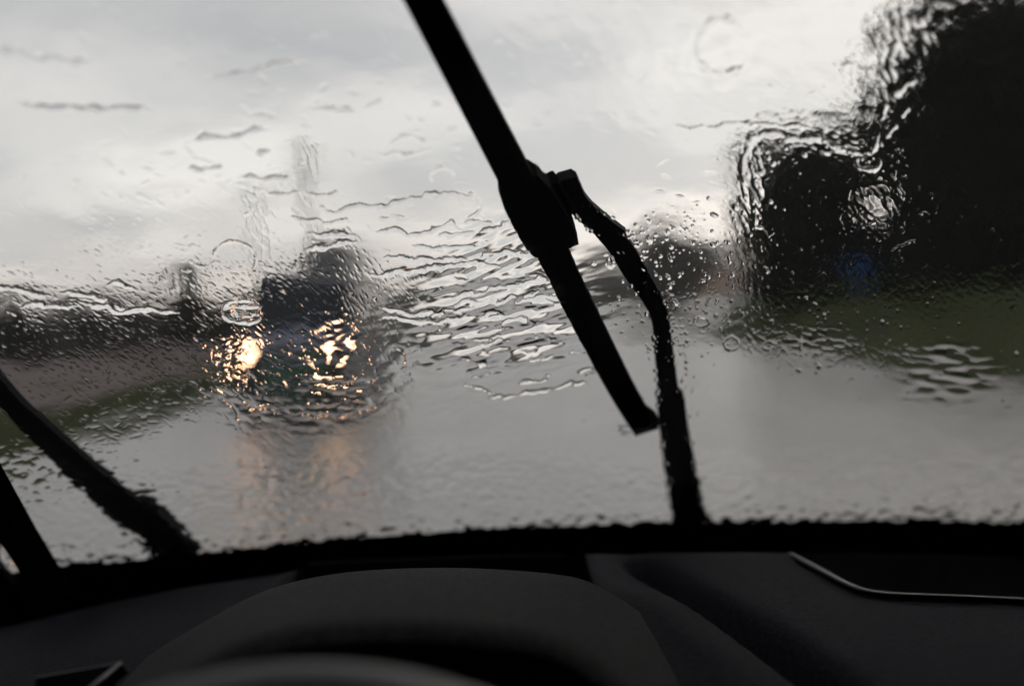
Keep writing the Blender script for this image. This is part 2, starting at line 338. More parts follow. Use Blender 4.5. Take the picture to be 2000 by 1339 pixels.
# ------------------------------------------------------------------ houses, van and car far down the side road
def house(label, x, y, wd, dp, hh, rh, wall):
    t = thing('house', label, 'house', (x, y, -0.02), 'salmon houses beyond the side road')
    bm = bmesh.new(); box(bm, (0, 0, hh / 2), (wd, dp, hh)); obj('wall', bm, wall, t)
    bm = bmesh.new(); a = wd / 2 + 0.3; b = dp / 2 + 0.3; P = [(-a, -b, hh), (a, -b, hh), (a, b, hh), (-a, b, hh), (-a, 0, hh + rh), (a, 0, hh + rh)]
    V = [bm.verts.new((p[0], p[1], p[2] + 0.003)) for p in P]
    for q in ((0, 1, 5, 4), (2, 3, 4, 5), (0, 4, 3), (1, 2, 5), (0, 3, 2, 1)): bm.faces.new([V[k] for k in q])
    rf = obj('roof', bm, M['rooft'], t)
    bm = bmesh.new(); box(bm, (wd * 0.25, 0, hh + rh), (0.6, 0.6, 1.0)); obj('chimney', bm, wall, rf)
    bm = bmesh.new(); box(bm, (0, -dp / 2 - 0.02, 1.05), (1.0, 0.06, 2.1)); dr = obj('door', bm, M['bark'], t)
    for k in (-1, 1):
        bm = bmesh.new(); box(bm, (k * wd * 0.3, -dp / 2 - 0.02, 1.6), (1.2, 0.06, 1.1)); wn = obj('window', bm, M['white'], t)
        bm = bmesh.new(); box(bm, (k * wd * 0.3, -dp / 2 - 0.06, 1.6), (1.0, 0.03, 0.9)); obj('pane', bm, M['darkglass'], wn)
q = at(1392, 580, 150); house('low salmon walled house at the end of the side road, the higher one', q.x, 150, 6.4, 6, 3.2, 0.8, M['salmon'])
q = at(1306, 600, 128); house('low salmon walled house just behind the wiper arm, half hidden by it', q.x, 128, 6.0, 5, 2.8, 0.6, M['salmon'])

def wheel_parts(t, x, y, r, wd):
    bm = bmesh.new(); cyl(bm, (x, y, r), r, wd, 'X', 24)
    es = [ed for ed in bm.edges if len(ed.link_faces) == 2 and ed.calc_face_angle(0) > 1.0]
    bmesh.ops.bevel(bm, geom=es, offset=r * 0.12, segments=2, affect='EDGES')
    wh = obj('wheel', bm, M['rubber'], t)
    bm = bmesh.new(); s = 1 if x > 0 else -1; cyl(bm, (x + s * (wd / 2 + 0.006), y, r), r * 0.62, 0.03, 'X', 20, r * 0.5); obj('rim', bm, M['steel'], wh)
def loft_x(bm, prof, half):
    """closed side profile (y, z) given a half width per point"""
    a = [bm.verts.new((-hw, y, z)) for (y, z), hw in zip(prof, half)]; b = [bm.verts.new((hw, y, z)) for (y, z), hw in zip(prof, half)]
    n = len(prof)
    for i in range(n): bm.faces.new((a[i], a[(i + 1) % n], b[(i + 1) % n], b[i]))
    bm.faces.new(a[::-1]); bm.faces.new(b)
def van(name, label, loc, paint, lit, rz=0, scale=1.0):
    t = thing(name, label, 'van', loc, None, rz); t.scale = (scale,) * 3
    W = 0.98
    prof = [(0.06, 0.30), (-0.05, 0.45), (-0.06, 0.80), (0.0, 1.02), (0.16, 1.16), (0.78, 1.40), (1.55, 2.28), (1.85, 2.46), (2.4, 2.53), (5.3, 2.50), (5.45, 2.3), (5.5, 0.6), (5.4, 0.30)]
    half = [W - .1, W - .04, W - .02, W, W, W, W - .14, W - .2, W - .2, W - .16, W - .08, W, W - .02]
    bm = bmesh.new(); loft_x(bm, prof, half)
    es = [ed for ed in bm.edges if ed.calc_face_angle(0) > 0.35]
    bmesh.ops.bevel(bm, geom=es, offset=0.045, segments=3, affect='EDGES', clamp_overlap=True)
    obj('body', bm, paint, t)
    def quad(nm, pts, m, th=0.02, par=t):
        bm = bmesh.new(); P = [Vector(p) for p in pts]; n = (P[1] - P[0]).cross(P[2] - P[0]).normalized() * th
        A = [bm.verts.new(p - n * 0.5) for p in P]; B = [bm.verts.new(p + n) for p in P]; k = len(P)
        bm.faces.new(A[::-1]); bm.faces.new(B)
        for i in range(k): bm.faces.new((A[i], A[(i + 1) % k], B[(i + 1) % k], B[i]))
        return obj(nm, bm, m, par)
    ws = quad('windscreen', [(-0.86, 0.84, 1.47), (0.86, 0.84, 1.47), (0.74, 1.50, 2.22), (-0.74, 1.50, 2.22)], M['darkglass'])
    for s in (-1, 1):
        quad('side_window', [(s * 0.985, 1.1, 1.45), (s * 0.985, 2.0, 1.45), (s * 0.85, 2.0, 2.15), (s * 0.87, 1.62, 2.15)][::s], M['darkglass'], 0.012)
        quad('cargo_window', [(s * 0.985, 2.3, 1.5), (s * 0.985, 4.9, 1.5), (s * 0.865, 4.9, 2.12), (s * 0.85, 2.3, 2.12)][::s], M['darkglass'], 0.012)
        bm = bmesh.new(); box(bm, (s * 0.70, -0.03, 1.08), (0.34, 0.22, 0.27), 0.03); hl = obj('headlight', bm, M['blackpl'], t)
        bm = bmesh.new(); cyl(bm, (s * 0.70, -0.15, 1.08), 0.125, 0.03, 'Y', 24); obj('lens', bm, M['lens'] if lit else M['steel'], hl)
        bm = bmesh.new(); box(bm, (s * 1.08, 0.95, 1.62), (0.16, 0.10, 0.30), 0.03); mr = obj('mirror', bm, M['blackpl'], t)
        bm = bmesh.new(); tube(bm, [(s * 0.94, 1.0, 1.5), (s * 1.05, 0.97, 1.55)], 0.02, 6); obj('mirror_bracket', bm, M['blackpl'], mr)
        bm = bmesh.new(); box(bm, (s * 0.80, 5.5, 1.2), (0.12, 0.05, 0.5), 0.01); obj('tail_lamp', bm, M['tail'], t)
        bm = bmesh.new(); box(bm, (s * 0.99, 2.15, 1.15), (0.03, 0.16, 0.04), 0.006); obj('door_handle', bm, M['blackpl'], t)
        for y in (0.85, 4.4): wheel_parts(t, s * 0.86, y, 0.34, 0.24)
    bm = bmesh.new(); box(bm, (0, -0.08, 0.46), (1.86, 0.18, 0.30), 0.04); obj('bumper', bm, M['blackpl'], t)
    bm = bmesh.new(); box(bm, (0, -0.06, 0.98), (0.86, 0.06, 0.18), 0.012); g = obj('grille', bm, M['blackpl'], t)
    for k in range(3):
        bm = bmesh.new(); box(bm, (0, -0.1, 0.93 + 0.05 * k), (0.8, 0.03, 0.014)); obj('slat', bm, M['steel'], g)
    bm = bmesh.new(); box(bm, (0.06, -0.085, 0.72), (1.0, 0.05, 0.17), 0.012); obj('front_panel', bm, M['green'], t)['label'] = 'green panel above the bumper'
    quad('bonnet', [(-0.95, 0.05, 1.09), (0.95, 0.05, 1.09), (0.95, 0.14, 1.165), (0.93, 0.76, 1.415), (-0.93, 0.76, 1.415), (-0.95, 0.14, 1.165)], M['bonnetsky'], 0.02)
    return t
q = at(566, 700, 16.1)
van('oncoming_van', 'dark blue grey oncoming van with both headlights lit on the wet road', (q.x, 16.1, 0.002), M['vanpaint'], True)

def car(name, label, loc, paint, rz=0):
    t = thing(name, label, 'car', loc, None, rz); W = 0.86
    prof = [(0.0, 0.28), (-0.05, 0.62), (0.1, 0.78), (1.0, 0.93), (1.65, 1.40), (2.9, 1.44), (3.7, 1.0), (4.2, 0.92), (4.25, 0.35)]
    half = [W - .06, W, W, W, W - .16, W - .16, W, W, W - .05]
    bm = bmesh.new(); loft_x(bm, prof, half); bmesh.ops.bevel(bm, geom=[ed for ed in bm.edges if ed.calc_face_angle(0) > 0.3], offset=0.04, segments=2, affect='EDGES', clamp_overlap=True)
    obj('body', bm, paint, t)
    bm = bmesh.new(); vs = [bm.verts.new(p) for p in ((-.72, 1.08, 0.985), (.72, 1.08, 0.985), (.6, 1.6, 1.385), (-.6, 1.6, 1.385))]; bm.faces.new(vs); r_ = bmesh.ops.extrude_face_region(bm, geom=bm.faces[:]); bmesh.ops.translate(bm, vec=(0, -0.03, 0.03), verts=[v for v in r_['geom'] if isinstance(v, bmesh.types.BMVert)]); obj('windscreen', bm, M['darkglass'], t)
    for s in (-1, 1):
        bm = bmesh.new(); box(bm, (s * 0.62, -0.05, 0.66), (0.3, 0.06, 0.12), 0.02); obj('headlight', bm, M['white'], t)
        for y in (0.75, 3.4): wheel_parts(t, s * 0.76, y, 0.31, 0.2)
    return t
q = at(1441, 575, 118)
car('parked_car', 'small dull blue car parked right of the salmon houses', (q.x, 118, 0.0), mat('dull blue car paint', (0.05, 0.09, 0.15), 0.3, var=0.1), rz=R(15))

# ------------------------------------------------------------------ poles and the sign
def pole(label, x, y, H, arms):
    t = thing('utility_pole', label, 'utility pole', (x, y, float(hill(x, y))), 'utility poles beside the left verge')
    bm = bmesh.new(); tube(bm, [(0, 0, -0.3), (0, 0, H * 0.5), (0.03, 0, H)], [0.15, 0.13, 0.10], 12); obj('pole', bm, M['polewood'], t, True)
    for k in range(arms):
        bm = bmesh.new(); box(bm, (0, -0.17, H - 0.5 - 0.9 * k), (1.7, 0.1, 0.12), 0.01); a = obj('crossarm', bm, M['polewood'], t)
        for s in (-0.75, -0.3, 0.3, 0.75):
            bm = bmesh.new(); cyl(bm, (s, -0.17, H - 0.5 - 0.9 * k + 0.13), 0.045, 0.14, 'Z', 8); obj('insulator', bm, M['white'], a)
q = at(508, 560, 52); pole('shorter weathered utility pole, the one nearer the hedge', q.x, 52, 8.4, 1)
q = at(602, 420, 44); pole('taller weathered utility pole rising behind the oncoming van', q.x, 44, 9.3, 2)
q = at(1675, 525, 30)
t = thing('road_sign', 'round blue road sign on a grey post before the dark trees', 'road sign', (q.x, 30, float(hill(q.x, 30))))
bm = bmesh.new(); tube(bm, [(0, 0.04, -0.2), (0, 0.04, q.z - t.location.z + 0.3)], 0.035, 10); obj('post', bm, M['signpost'], t)
bm = bmesh.new(); cyl(bm, (0, 0, q.z - t.location.z), 0.34, 0.02, 'Y', 32); obj('sign_face', bm, M['signblue'], t)

# ------------------------------------------------------------------ the car we sit in: windscreen geometry
# outer face: 45 degree rake, bent round the car's centre line
UC, BEND = 0.30, 0.09
Y0, Z0 = 0.965, 1.6 - 0.235               # bottom edge on the centre of view
def y_ws(x, z):                            # outer face of the glass
    return Y0 - (z - Z0) * 1.0 - BEND * ((x - UC) ** 2 - UC ** 2)
NRM = Vector((0, 1, 1)).normalized()
def hit_ws(px, py, off=0.0):
    """where the line of sight meets the glass, raised off metres outwards"""
    d = ray(px, py); t = 0.75
    for _ in range(30):
        p = EYE + d * t; t += (y_ws(p.x, p.z) - p.y) / (d.y + d.z)
    p = EYE + d * t
    # keep the line of sight while lifting: step along the ray
    return p + d * (off / max(0.2, d.dot(NRM)))
def ws_grid(A, E, off):
    """points on the glass along directions (A, 1, E) from the eye point, lifted by off (array)"""
    # y = Y0 - (E*y + 1.6 - Z0) - BEND*((A y - UC)^2 - UC^2)
    qa = BEND * A * A; qb = 1 + E - 2 * BEND * A * UC; qc = -(Y0 - (1.6 - Z0))
    y = np.where(np.abs(qa) < 1e-9, -qc / qb, (-qb + np.sqrt(qb * qb - 4 * qa * qc)) / (2 * np.where(np.abs(qa) < 1e-9, 1, qa)))
    x = A * y; z = 1.6 + E * y
    nx = 2 * BEND * (x - UC); n = np.stack([nx, np.ones_like(nx), np.ones_like(nx)], -1); n /= np.linalg.norm(n, axis=-1)[..., None]
    return np.stack([x, y, z], -1) + n * off[..., None]

ws = thing('windscreen', 'rain covered raked windscreen with black band along its lower edge', 'windscreen', (0, 0, 0))
UL, UR = -0.47, 1.07; ZB, ZT = 1.6 - 0.33, 1.6 + 0.37
def ws_panel(name, x0, x1, zf0, zf1, th, off, m, nu=64, nv=24, parent=None):
    """solid curved panel on the glass: zf0, zf1 give its lower and upper edge height over x"""
    v, f = [], []
    for lay in (0, 1):
        for j in range(nv + 1):
            for i in range(nu + 1):
                x = x0 + (x1 - x0) * i / nu; z = zf0(x) + (zf1(x) - zf0(x)) * j / nv
                n = Vector((2 * BEND * (x - UC), 1, 1)).normalized()
                v.append(Vector((x, y_ws(x, z), z)) + n * (off - lay * th))
    K = (nu + 1) * (nv + 1); idx = lambda l, i, j: l * K + j * (nu + 1) + i
    for j in range(nv):
        for i in range(nu):
            f.append((idx(0, i + 1, j), idx(0, i, j), idx(0, i, j + 1), idx(0, i + 1, j + 1)))
            f.append((idx(1, i, j), idx(1, i + 1, j), idx(1, i + 1, j + 1), idx(1, i, j + 1)))
    for i in range(nu):
        f.append((idx(0, i, 0), idx(0, i + 1, 0), idx(1, i + 1, 0), idx(1, i, 0))); f.append((idx(0, i + 1, nv), idx(0, i, nv), idx(1, i, nv), idx(1, i + 1, nv)))
    for j in range(nv):
        f.append((idx(0, 0, j + 1), idx(0, 0, j), idx(1, 0, j), idx(1, 0, j + 1))); f.append((idx(0, nu, j), idx(0, nu, j + 1), idx(1, nu, j + 1), idx(1, nu, j)))
    return pyobj(name, v, f, m, parent, True)
g = ws_panel('glass', UL, UR, lambda x: ZB, lambda x: ZT, 0.005, 0.0, M['glass'], 96, 48, ws)
# edges of the solid must stay sharp
g.data.polygons.foreach_set('use_smooth', [True] * (96 * 48 * 2) + [False] * (len(g.data.polygons) - 96 * 48 * 2))
# black band printed on the inside, its upper edge follows the cowl
edge_px = [(-700, 1180), (-300, 1160), (0, 1140), (110, 1128), (300, 1112), (450, 1096), (700, 1072), (1000, 1052), (1200, 1045), (1400, 1040), (1700, 1036), (2000, 1040), (2500, 1060), (3200, 1120)]
ex_, ez_ = [], []
for px, py in edge_px: p = hit_ws(px, py); ex_.append(p.x); ez_.append(p.z)
def edge_z(x): return float(np.interp(x, ex_, ez_))
ws_panel('black_band', UL, UR, lambda x: ZB, lambda x: edge_z(x) - 0.012, 0.0015, -0.0055, M['frit'], 96, 4, ws)
ws_panel('top_band', UL, UR, lambda x: ZT - 0.05, lambda x: ZT, 0.0015, -0.0055, M['frit'], 48, 3, ws)

# ------------------------------------------------------------------ rain water: one relief of film, ridges and drops on the glass
NXV, NYV = 1400, 880                       # fine cells over the part in view
X0p, X1p, Y0p, Y1p = -30.0, 2030.0, -110.0, 1150.0     # photo pixel window of the level (unrolled) grid
stx = (X1p - X0p) / NXV; sty = (Y1p - Y0p) / NYV
gxp = X0p + stx * (np.arange(NXV) + 0.5); gyp = Y0p + sty * (np.arange(NYV) + 0.5)
# the grid is level; the photo is rolled by 4 degrees. (qx, qy) level coordinates <-> photo (px, py)
ca, sa = math.cos(R(4)), math.sin(R(4)); HY = 669.5
def to_level(px, py):
    d = ray(px, py); return 1000 + F * d.x / d.y, HY - F * d.z / d.y - 76.5
H = np.zeros((NYV, NXV))
QX, QY = np.meshgrid(gxp, gyp)
# photo coordinates of every grid node
ee = -(QY - HY + 76.5) / F; aa = (QX - 1000) / F
Rinv = np.array(cam_rot.transposed())
dd = np.stack([aa, np.ones_like(aa), ee], -1) @ Rinv.T
PX = 1000 + F * dd[..., 0] / -dd[..., 2]; PY = 669.5 - F * dd[..., 1] / -dd[..., 2]

def band(l0, l1, ang=0.0, stretch=1.0, seed=0):
    """unit-slope random relief with wavelengths l0..l1 pixels, drawn out by 'stretch' along 'ang' degrees (image sense)"""
    r_ = np.random.default_rng(seed); n = r_.normal(size=(NYV, NXV)); Fn = np.fft.rfft2(n)
    fy = np.fft.fftfreq(NYV, sty)[:, None]; fx = np.fft.rfftfreq(NXV, stx)[None, :]
    a = R(ang); u = (fx * math.cos(a) + fy * math.sin(a)) * stretch; v = -fx * math.sin(a) + fy * math.cos(a)
    f = np.sqrt(u * u + v * v) + 1e-9
    lo, hi = 1 / l1, 1 / l0; win = np.exp(-0.5 * (np.log(f / math.sqrt(lo * hi)) / (0.5 * math.log(hi / lo) + 1e-6)) ** 2)
    o = np.fft.irfft2(Fn * win / f, s=(NYV, NXV)); gy_, gx_ = np.gradient(o, sty, stx)
    return o / np.sqrt((gx_ ** 2 + gy_ ** 2).mean())
def blob(x, y, rx, ry, ang=0.0, p=2.0):
    a = R(ang); u = ((PX - x) * math.cos(a) + (PY - y) * math.sin(a)) / rx; v = (-(PX - x) * math.sin(a) + (PY - y) * math.cos(a)) / ry
    return np.exp(-((u * u + v * v) ** (p / 2)))
def s01(a, b, x):
    t = np.clip((x - a) / (b - a), 0, 1); return t * t * (3 - 2 * t)

film = 0.010 * band(60, 160, 0, 1.5, 1)
# wipe-smoothed film low down: orange peel
low = s01(850, 960, PY)
film += (0.004 + 0.08 * low) * band(12, 40, 5, 1.8, 2) + 0.016 * low * band(30, 80, 0, 1.6, 3)
near = s01(980, 1060, PY + 0.05 * (PX - 1000))
film += 0.20 * near * band(16, 44, 0, 1.3, 4) + 0.10 * near * band(8, 18, 0, 1.3, 44)
# ribbed water pushed by the blade
fan = blob(985, 610, 150, 125, -6, 3.0) * s01(740, 850, PX)
film += 0.24 * fan * band(22, 60, -9, 3.4, 5) + 0.14 * fan * band(10, 24, -14, 3.0, 6)
up = blob(990, 490, 95, 60, -12, 3.0)
film += 0.15 * up * band(14, 36, -22, 3.5, 7)
film += 0.06 * blob(850, 690, 170, 90) * band(14, 34, -10, 2.5, 8)
# thick water over the near headlight
hb = blob(655, 690, 72, 82, 0, 5)
film += 0.035 * hb * band(16, 40, 4, 2.0, 9)
film += 0.08 * blob(640, 770, 110, 42, 5, 4) * band(12, 30, 4, 2.2, 10)
film += 0.05 * blob(540, 800, 110, 45, 12, 4) * band(14, 34, 10, 2.0, 21)
film += 0.08 * blob(450, 690, 26, 24, 0, 4) * band(8, 18, -30, 2.0, 11)
# wavy edge water before the dark trees
edge = blob(1752, 200, 34, 180, 4, 3.0) + 0.7 * blob(1800, 60, 80, 60)
film += 0.09 * np.clip(edge, 0, 1) * band(14, 38, 60, 1.8, 12)
film += 0.12 * blob(1640, 285, 90, 26, 10, 3) * band(10, 26, 20, 2, 13)
film += 0.12 * blob(1470, 340, 24, 80, 0, 3) * band(10, 26, 70, 2, 14)
film += 0.11 * blob(1850, 720, 80, 62, 0, 3) * band(14, 30, 8, 3, 15)
film += 0.07 * blob(1600, 660, 70, 30, 0, 3) * band(10, 24, 8, 2, 16)
film += 0.02 * blob(605, 250, 26, 90, -8, 3) * band(12, 30, 70, 2, 17) + 0.035 * blob(505, 450, 22, 90, -8, 3) * band(10, 24, 60, 2, 18)
film += 0.035 * blob(1400, 120, 110, 80, 0, 3) * band(30, 70, 0, 1, 19) + 0.02 * s01(900, 1100, PX) * s01(330, 200, PY) * band(30, 80, 40, 1.5, 20)
film += 0.020 * s01(1350, 1500, PX) * s01(760, 640, PY) * band(8, 20, 50, 1.6, 22)
H += film

jit = band(30, 70, 0, 1, 31); jit2 = band(9, 22, 0, 1, 32)
def ridge(pts, hw, amp, wob=1.0, taper=True, closed=False):
    """a bead of water along a polyline: half width hw, flank slope about amp"""
    P = [to_level(*p) for p in pts]
    if closed: P = P + [P[0]]
    xs = [p[0] for p in P]; ys = [p[1] for p in P]; pad = hw * 3 + 8
    i0 = max(0, int((min(xs) - pad - X0p) / stx)); i1 = min(NXV, int((max(xs) + pad - X0p) / stx) + 1)
    j0 = max(0, int((min(ys) - pad - Y0p) / sty)); j1 = min(NYV, int((max(ys) + pad - Y0p) / sty) + 1)
    if i1 <= i0 or j1 <= j0: return
    X = QX[j0:j1, i0:i1]; Y = QY[j0:j1, i0:i1] + wob * 2.2 * np.clip(jit[j0:j1, i0:i1] / 6, -1.5, 1.5) + wob * 0.6 * np.clip(jit2[j0:j1, i0:i1], -2, 2)
    best = np.full(X.shape, 1e9); tt = np.zeros(X.shape); tot = sum(math.dist(P[k], P[k + 1]) for k in range(len(P) - 1)); acc = 0
    for k in range(len(P) - 1):
        ax, ay = P[k]; bx, by = P[k + 1]; L2 = (bx - ax) ** 2 + (by - ay) ** 2 + 1e-9
        t = np.clip(((X - ax) * (bx - ax) + (Y - ay) * (by - ay)) / L2, 0, 1)
        d = np.hypot(X - ax - t * (bx - ax), Y - ay - t * (by - ay)); m = d < best
        best = np.where(m, d, best); tt = np.where(m, acc + t * math.sqrt(L2), tt); acc += math.sqrt(L2)
    s = tt / tot
    wv = 0.75 + 0.35 * np.sin(tt * 0.13 + hw * 7 + P[0][0]) * np.sin(tt * 0.047 + P[0][1])
    w_ = hw * wv * (np.clip(np.minimum(s, 1 - s) * 7, 0.25, 1) if taper and not closed else 1)
    r = np.clip(best / w_, 0, 1.0)
    cap = amp * w_ * 0.55 * (1 - r * r) ** 1.25
    H[j0:j1, i0:i1] += cap
RID = [
 ([(-20, 94), (40, 98), (60, 105), (100, 112), (180, 122)], 8, .50), ([(30, 200), (60, 208), (150, 210), (230, 209), (310, 212)], 8, .80),
 ([(395, 160), (420, 148), (480, 142), (520, 132), (600, 118)], 7, .8), ([(470, 218), (540, 223)], 5, .5),
 ([(368, 270), (400, 264), (430, 268), (480, 258), (528, 248)], 6, .9), ([(375, 265), (358, 285), (380, 304), (440, 322)], 4, .35),
 ([(500, 300), (530, 296)], 5, .8), ([(365, 330), (440, 328)], 5, .9), ([(468, 348), (490, 343), (510, 348), (572, 350)], 5, .9),
 ([(505, 372), (560, 376), (600, 377), (680, 378)], 4, .7), ([(610, 215), (650, 207), (700, 218)], 6, .6), ([(712, 208), (745, 190)], 6, .5), ([(625, 170), (640, 165)], 7, .4),
 ([(735, 300), (780, 300), (845, 292)], 4, .6), ([(622, 405), (650, 412), (700, 402), (760, 398), (830, 380), (880, 376), (935, 384)], 6, 1.1),
 ([(565, 420), (600, 428), (640, 434), (685, 430)], 4.5, .9), ([(600, 455), (640, 457), (685, 454)], 6, 1.2), ([(602, 488), (640, 478), (695, 472)], 6, 1.1),
 ([(725, 450), (760, 445), (795, 455), (850, 448), (880, 432), (905, 445)], 5, 1.0), ([(730, 424), (800, 424)], 3, .5), ([(900, 432), (965, 436)], 4, .9), ([(935, 454), (1000, 430)], 5, 1.0),
 ([(850, 462), (885, 455), (935, 452)], 4, .8), ([(805, 482), (900, 482), (965, 474)], 5, .9), ([(750, 505), (780, 498), (830, 508), (880, 504), (925, 502)], 7, 1.0),
 ([(715, 532), (760, 534), (830, 522), (920, 512), (990, 518)], 8, 1.15), ([(930, 500), (985, 490), (1040, 498)], 7, 1.0), ([(885, 545), (925, 541)], 5, .9),
 ([(740, 600), (775, 605), (820, 612), (860, 608), (925, 600)], 7.5, 1.2), ([(740, 618), (790, 622), (850, 628), (918, 612)], 7, 1.2), ([(845, 630), (862, 642)], 5, .9),
 ([(925, 590), (985, 582), (1060, 566)], 7, 1.1), ([(880, 578), (935, 570), (1000, 556)], 6, .8), ([(985, 556), (1040, 548), (1080, 546)], 7, 1.0), ([(1060, 585), (1110, 592)], 7, 1.0), ([(930, 622), (965, 610), (990, 618)], 6, .9),
 ([(1000, 590), (1060, 578), (1115, 575)], 6, 1.0), ([(1020, 530), (1070, 545)], 7, 1.0), ([(910, 664), (960, 658), (985, 650)], 6, 1.0), ([(935, 676), (975, 664), (1000, 662)], 6, 1.0),
 ([(880, 668), (905, 672)], 5, .9), ([(1010, 680), (1045, 688)], 5, .8), ([(1030, 700), (1085, 694)], 6, 1.1), ([(955, 690), (940, 684)], 5, .8), ([(1110, 690), (1135, 686)], 5, .8), ([(895, 698), (955, 710)], 6, .8),
 ([(1040, 655), (1075, 652)], 4, .7), ([(1065, 660), (1100, 665)], 4, .7), ([(915, 730), (960, 728)], 4, .6), ([(985, 715), (1010, 708)], 4, .6),
 ([(900, 752), (930, 756), (965, 766)], 5.5, 1.1), ([(942, 778), (1000, 773), (1060, 758), (1110, 748), (1168, 744)], 6, 1.2),
 ([(1005, 748), (1050, 742), (1082, 731)], 5.5, 1.1), ([(1120, 722), (1185, 718)], 5, 1.1), ([(1140, 730), (1170, 722)], 5, .8), ([(1200, 826), (1240, 832)], 4, 1.0), ([(1205, 842), (1235, 848)], 5, 1.1), ([(1190, 800), (1215, 812)], 3, .7),
 ([(1140, 818), (1141, 822)], 4.5, 1.1),
 ([(-10, 560), (50, 564), (100, 580)], 6.5, 1.0), ([(40, 597), (90, 592), (150, 596)], 6, .9), ([(120, 572), (165, 574), (200, 582), (235, 600), (300, 606)], 6, .9),
 ([(160, 590), (210, 594), (232, 608), (290, 604), (350, 608)], 7, 1.1), ([(205, 552), (230, 548), (265, 566)], 5, .6), ([(375, 522), (430, 508), (450, 515)], 3, .3),
 ([(1300, 250), (1380, 247), (1450, 240), (1520, 243), (1600, 249)], 5, .8), ([(1470, 262), (1510, 262), (1560, 270), (1620, 272)], 9, 1.1), ([(1600, 262), (1640, 292), (1688, 302)], 8, 1.0),
 ([(1640, 120), (1715, 138)], 4, .5), ([(1462, 286), (1452, 312), (1450, 345), (1466, 372), (1482, 400)], 7, 1.1), ([(1475, 420), (1474, 440), (1492, 452)], 5, 1.0),
 ([(1752, 80), (1742, 110)], 7, .8), ([(1732, 200), (1722, 232)], 7, .8), ([(1716, 262), (1702, 300)], 6, .8), ([(1745, 190), (1770, 165), (1790, 160)], 7, .9), ([(1760, 230), (1775, 205)], 6, .8), ([(1730, 270), (1752, 245)], 7, .9), ([(1800, 60), (1816, 90)], 7, .8),
 ([(1690, 440), (1710, 432), (1735, 440)], 5, 1.0), ([(1735, 488), (1765, 478), (1792, 462)], 3.5, .9), ([(1785, 420), (1815, 412)], 4, .8),
 ([(1305, 490), (1312, 510)], 3, 1.0), ([(1566, 640), (1562, 690)], 4, .8), ([(1590, 702), (1604, 716)], 4, .7),
 ([(430, 770), (460, 800), (470, 822)], 4, .7), ([(455, 760), (490, 790), (560, 805), (640, 812), (720, 800), (755, 775)], 5, .8), ([(660, 742), (700, 746), (735, 740)], 4, .7), ([(480, 720), (500, 740)], 3.5, .8),
]
for p, hw, amp in RID: ridge(p, hw * .92, amp * .85)
def ring(x, y, rx, ry, hw, amp, a0=0, a1=360):
    n = max(8, int((a1 - a0) / 15)); ridge([(x + rx * math.cos(R(a0 + (a1 - a0) * k / n)), y + ry * math.sin(R(a0 + (a1 - a0) * k / n))) for k in range(n + 1)], hw, amp, 0.6, taper=(a1 - a0) < 360)
ring(475, 606, 40, 23, 5, .8, 20, 300); ring(472, 604, 34, 20, 4, .6, 250, 400); H += 0.19 * blob(475, 606, 36, 20, 0, 5) * band(12, 28, 10, 2, 41)
ring(798, 290, 38, 26, 4, .5, 190, 350); ring(865, 348, 23, 22, 4, .5, 150, 360); ring(912, 400, 26, 24, 4, .5, 260, 460)
ring(1410, 90, 55, 55, 10, .30, 20, 330); ring(458, 505, 42, 34, 4, .45, 170, 400); ring(1695, 316, 24, 15, 6, .9, -40, 215); ridge([(1680, 312), (1700, 318)], 5, .7); ridge([(1486, 452), (1500, 458), (1514, 450)], 3, .6)
ring(1428, 668, 14, 11, 3, .6); ring(1500, 672, 10, 8, 3, .6); ring(910, 600, 24, 14, 5, .8, 180, 360); ring(1012, 640, 34, 20, 6, .8, 150, 390); ring(760, 700, 30, 26, 4, .5, 270, 420)
ring(1370, 626, 14, 10, 3, .5); ring(1192, 512, 5, 9, 3, 1.1); ridge([(1492, 518), (1498, 530)], 4, .8)

def caps(xs, ys, ln, hw, ang, amp):
    """drops: elongated caps splatted one by one (photo pixels)"""
    for x, y, l_, h_, a, am in zip(xs, ys, ln, hw, ang, amp):
        cx, cyy = to_level(x, y); a = a + R(4) ; rad = l_ + 2
        i0 = int((cx - rad - X0p) / stx); i1 = int((cx + rad - X0p) / stx) + 2; j0 = int((cyy - rad - Y0p) / sty); j1 = int((cyy + rad - Y0p) / sty) + 2
        if i0 < 0 or j0 < 0 or i1 > NXV or j1 > NYV: continue
        X = QX[j0:j1, i0:i1] - cx; Y = QY[j0:j1, i0:i1] - cyy; c_, s_ = math.cos(a), math.sin(a)
        u = (X * c_ + Y * s_) / l_; v = (-X * s_ + Y * c_) / h_
        r2 = np.clip(u * u + v * v + 0.25 * u * v * v, 0, 1); H[j0:j1, i0:i1] += am * h_ * 0.6 * (1 - r2) ** 1.15
def scatter(n, dens, seed):
    """n drop positions by rejection against a density over photo pixels"""
    r_ = np.random.default_rng(seed); xs, ys = [], []
    while len(xs) < n:
        x = r_.uniform(0, 2000, 4000); y = r_.uniform(0, 1060, 4000); k = r_.random(4000) < dens(x, y); xs += list(x[k]); ys += list(y[k])
    return np.array(xs[:n]), np.array(ys[:n]), r_
def g2(x, y, cx, cyy, rx, ry, p=2): return np.exp(-((((x - cx) / rx) ** 2 + ((y - cyy) / ry) ** 2) ** (p / 2)))
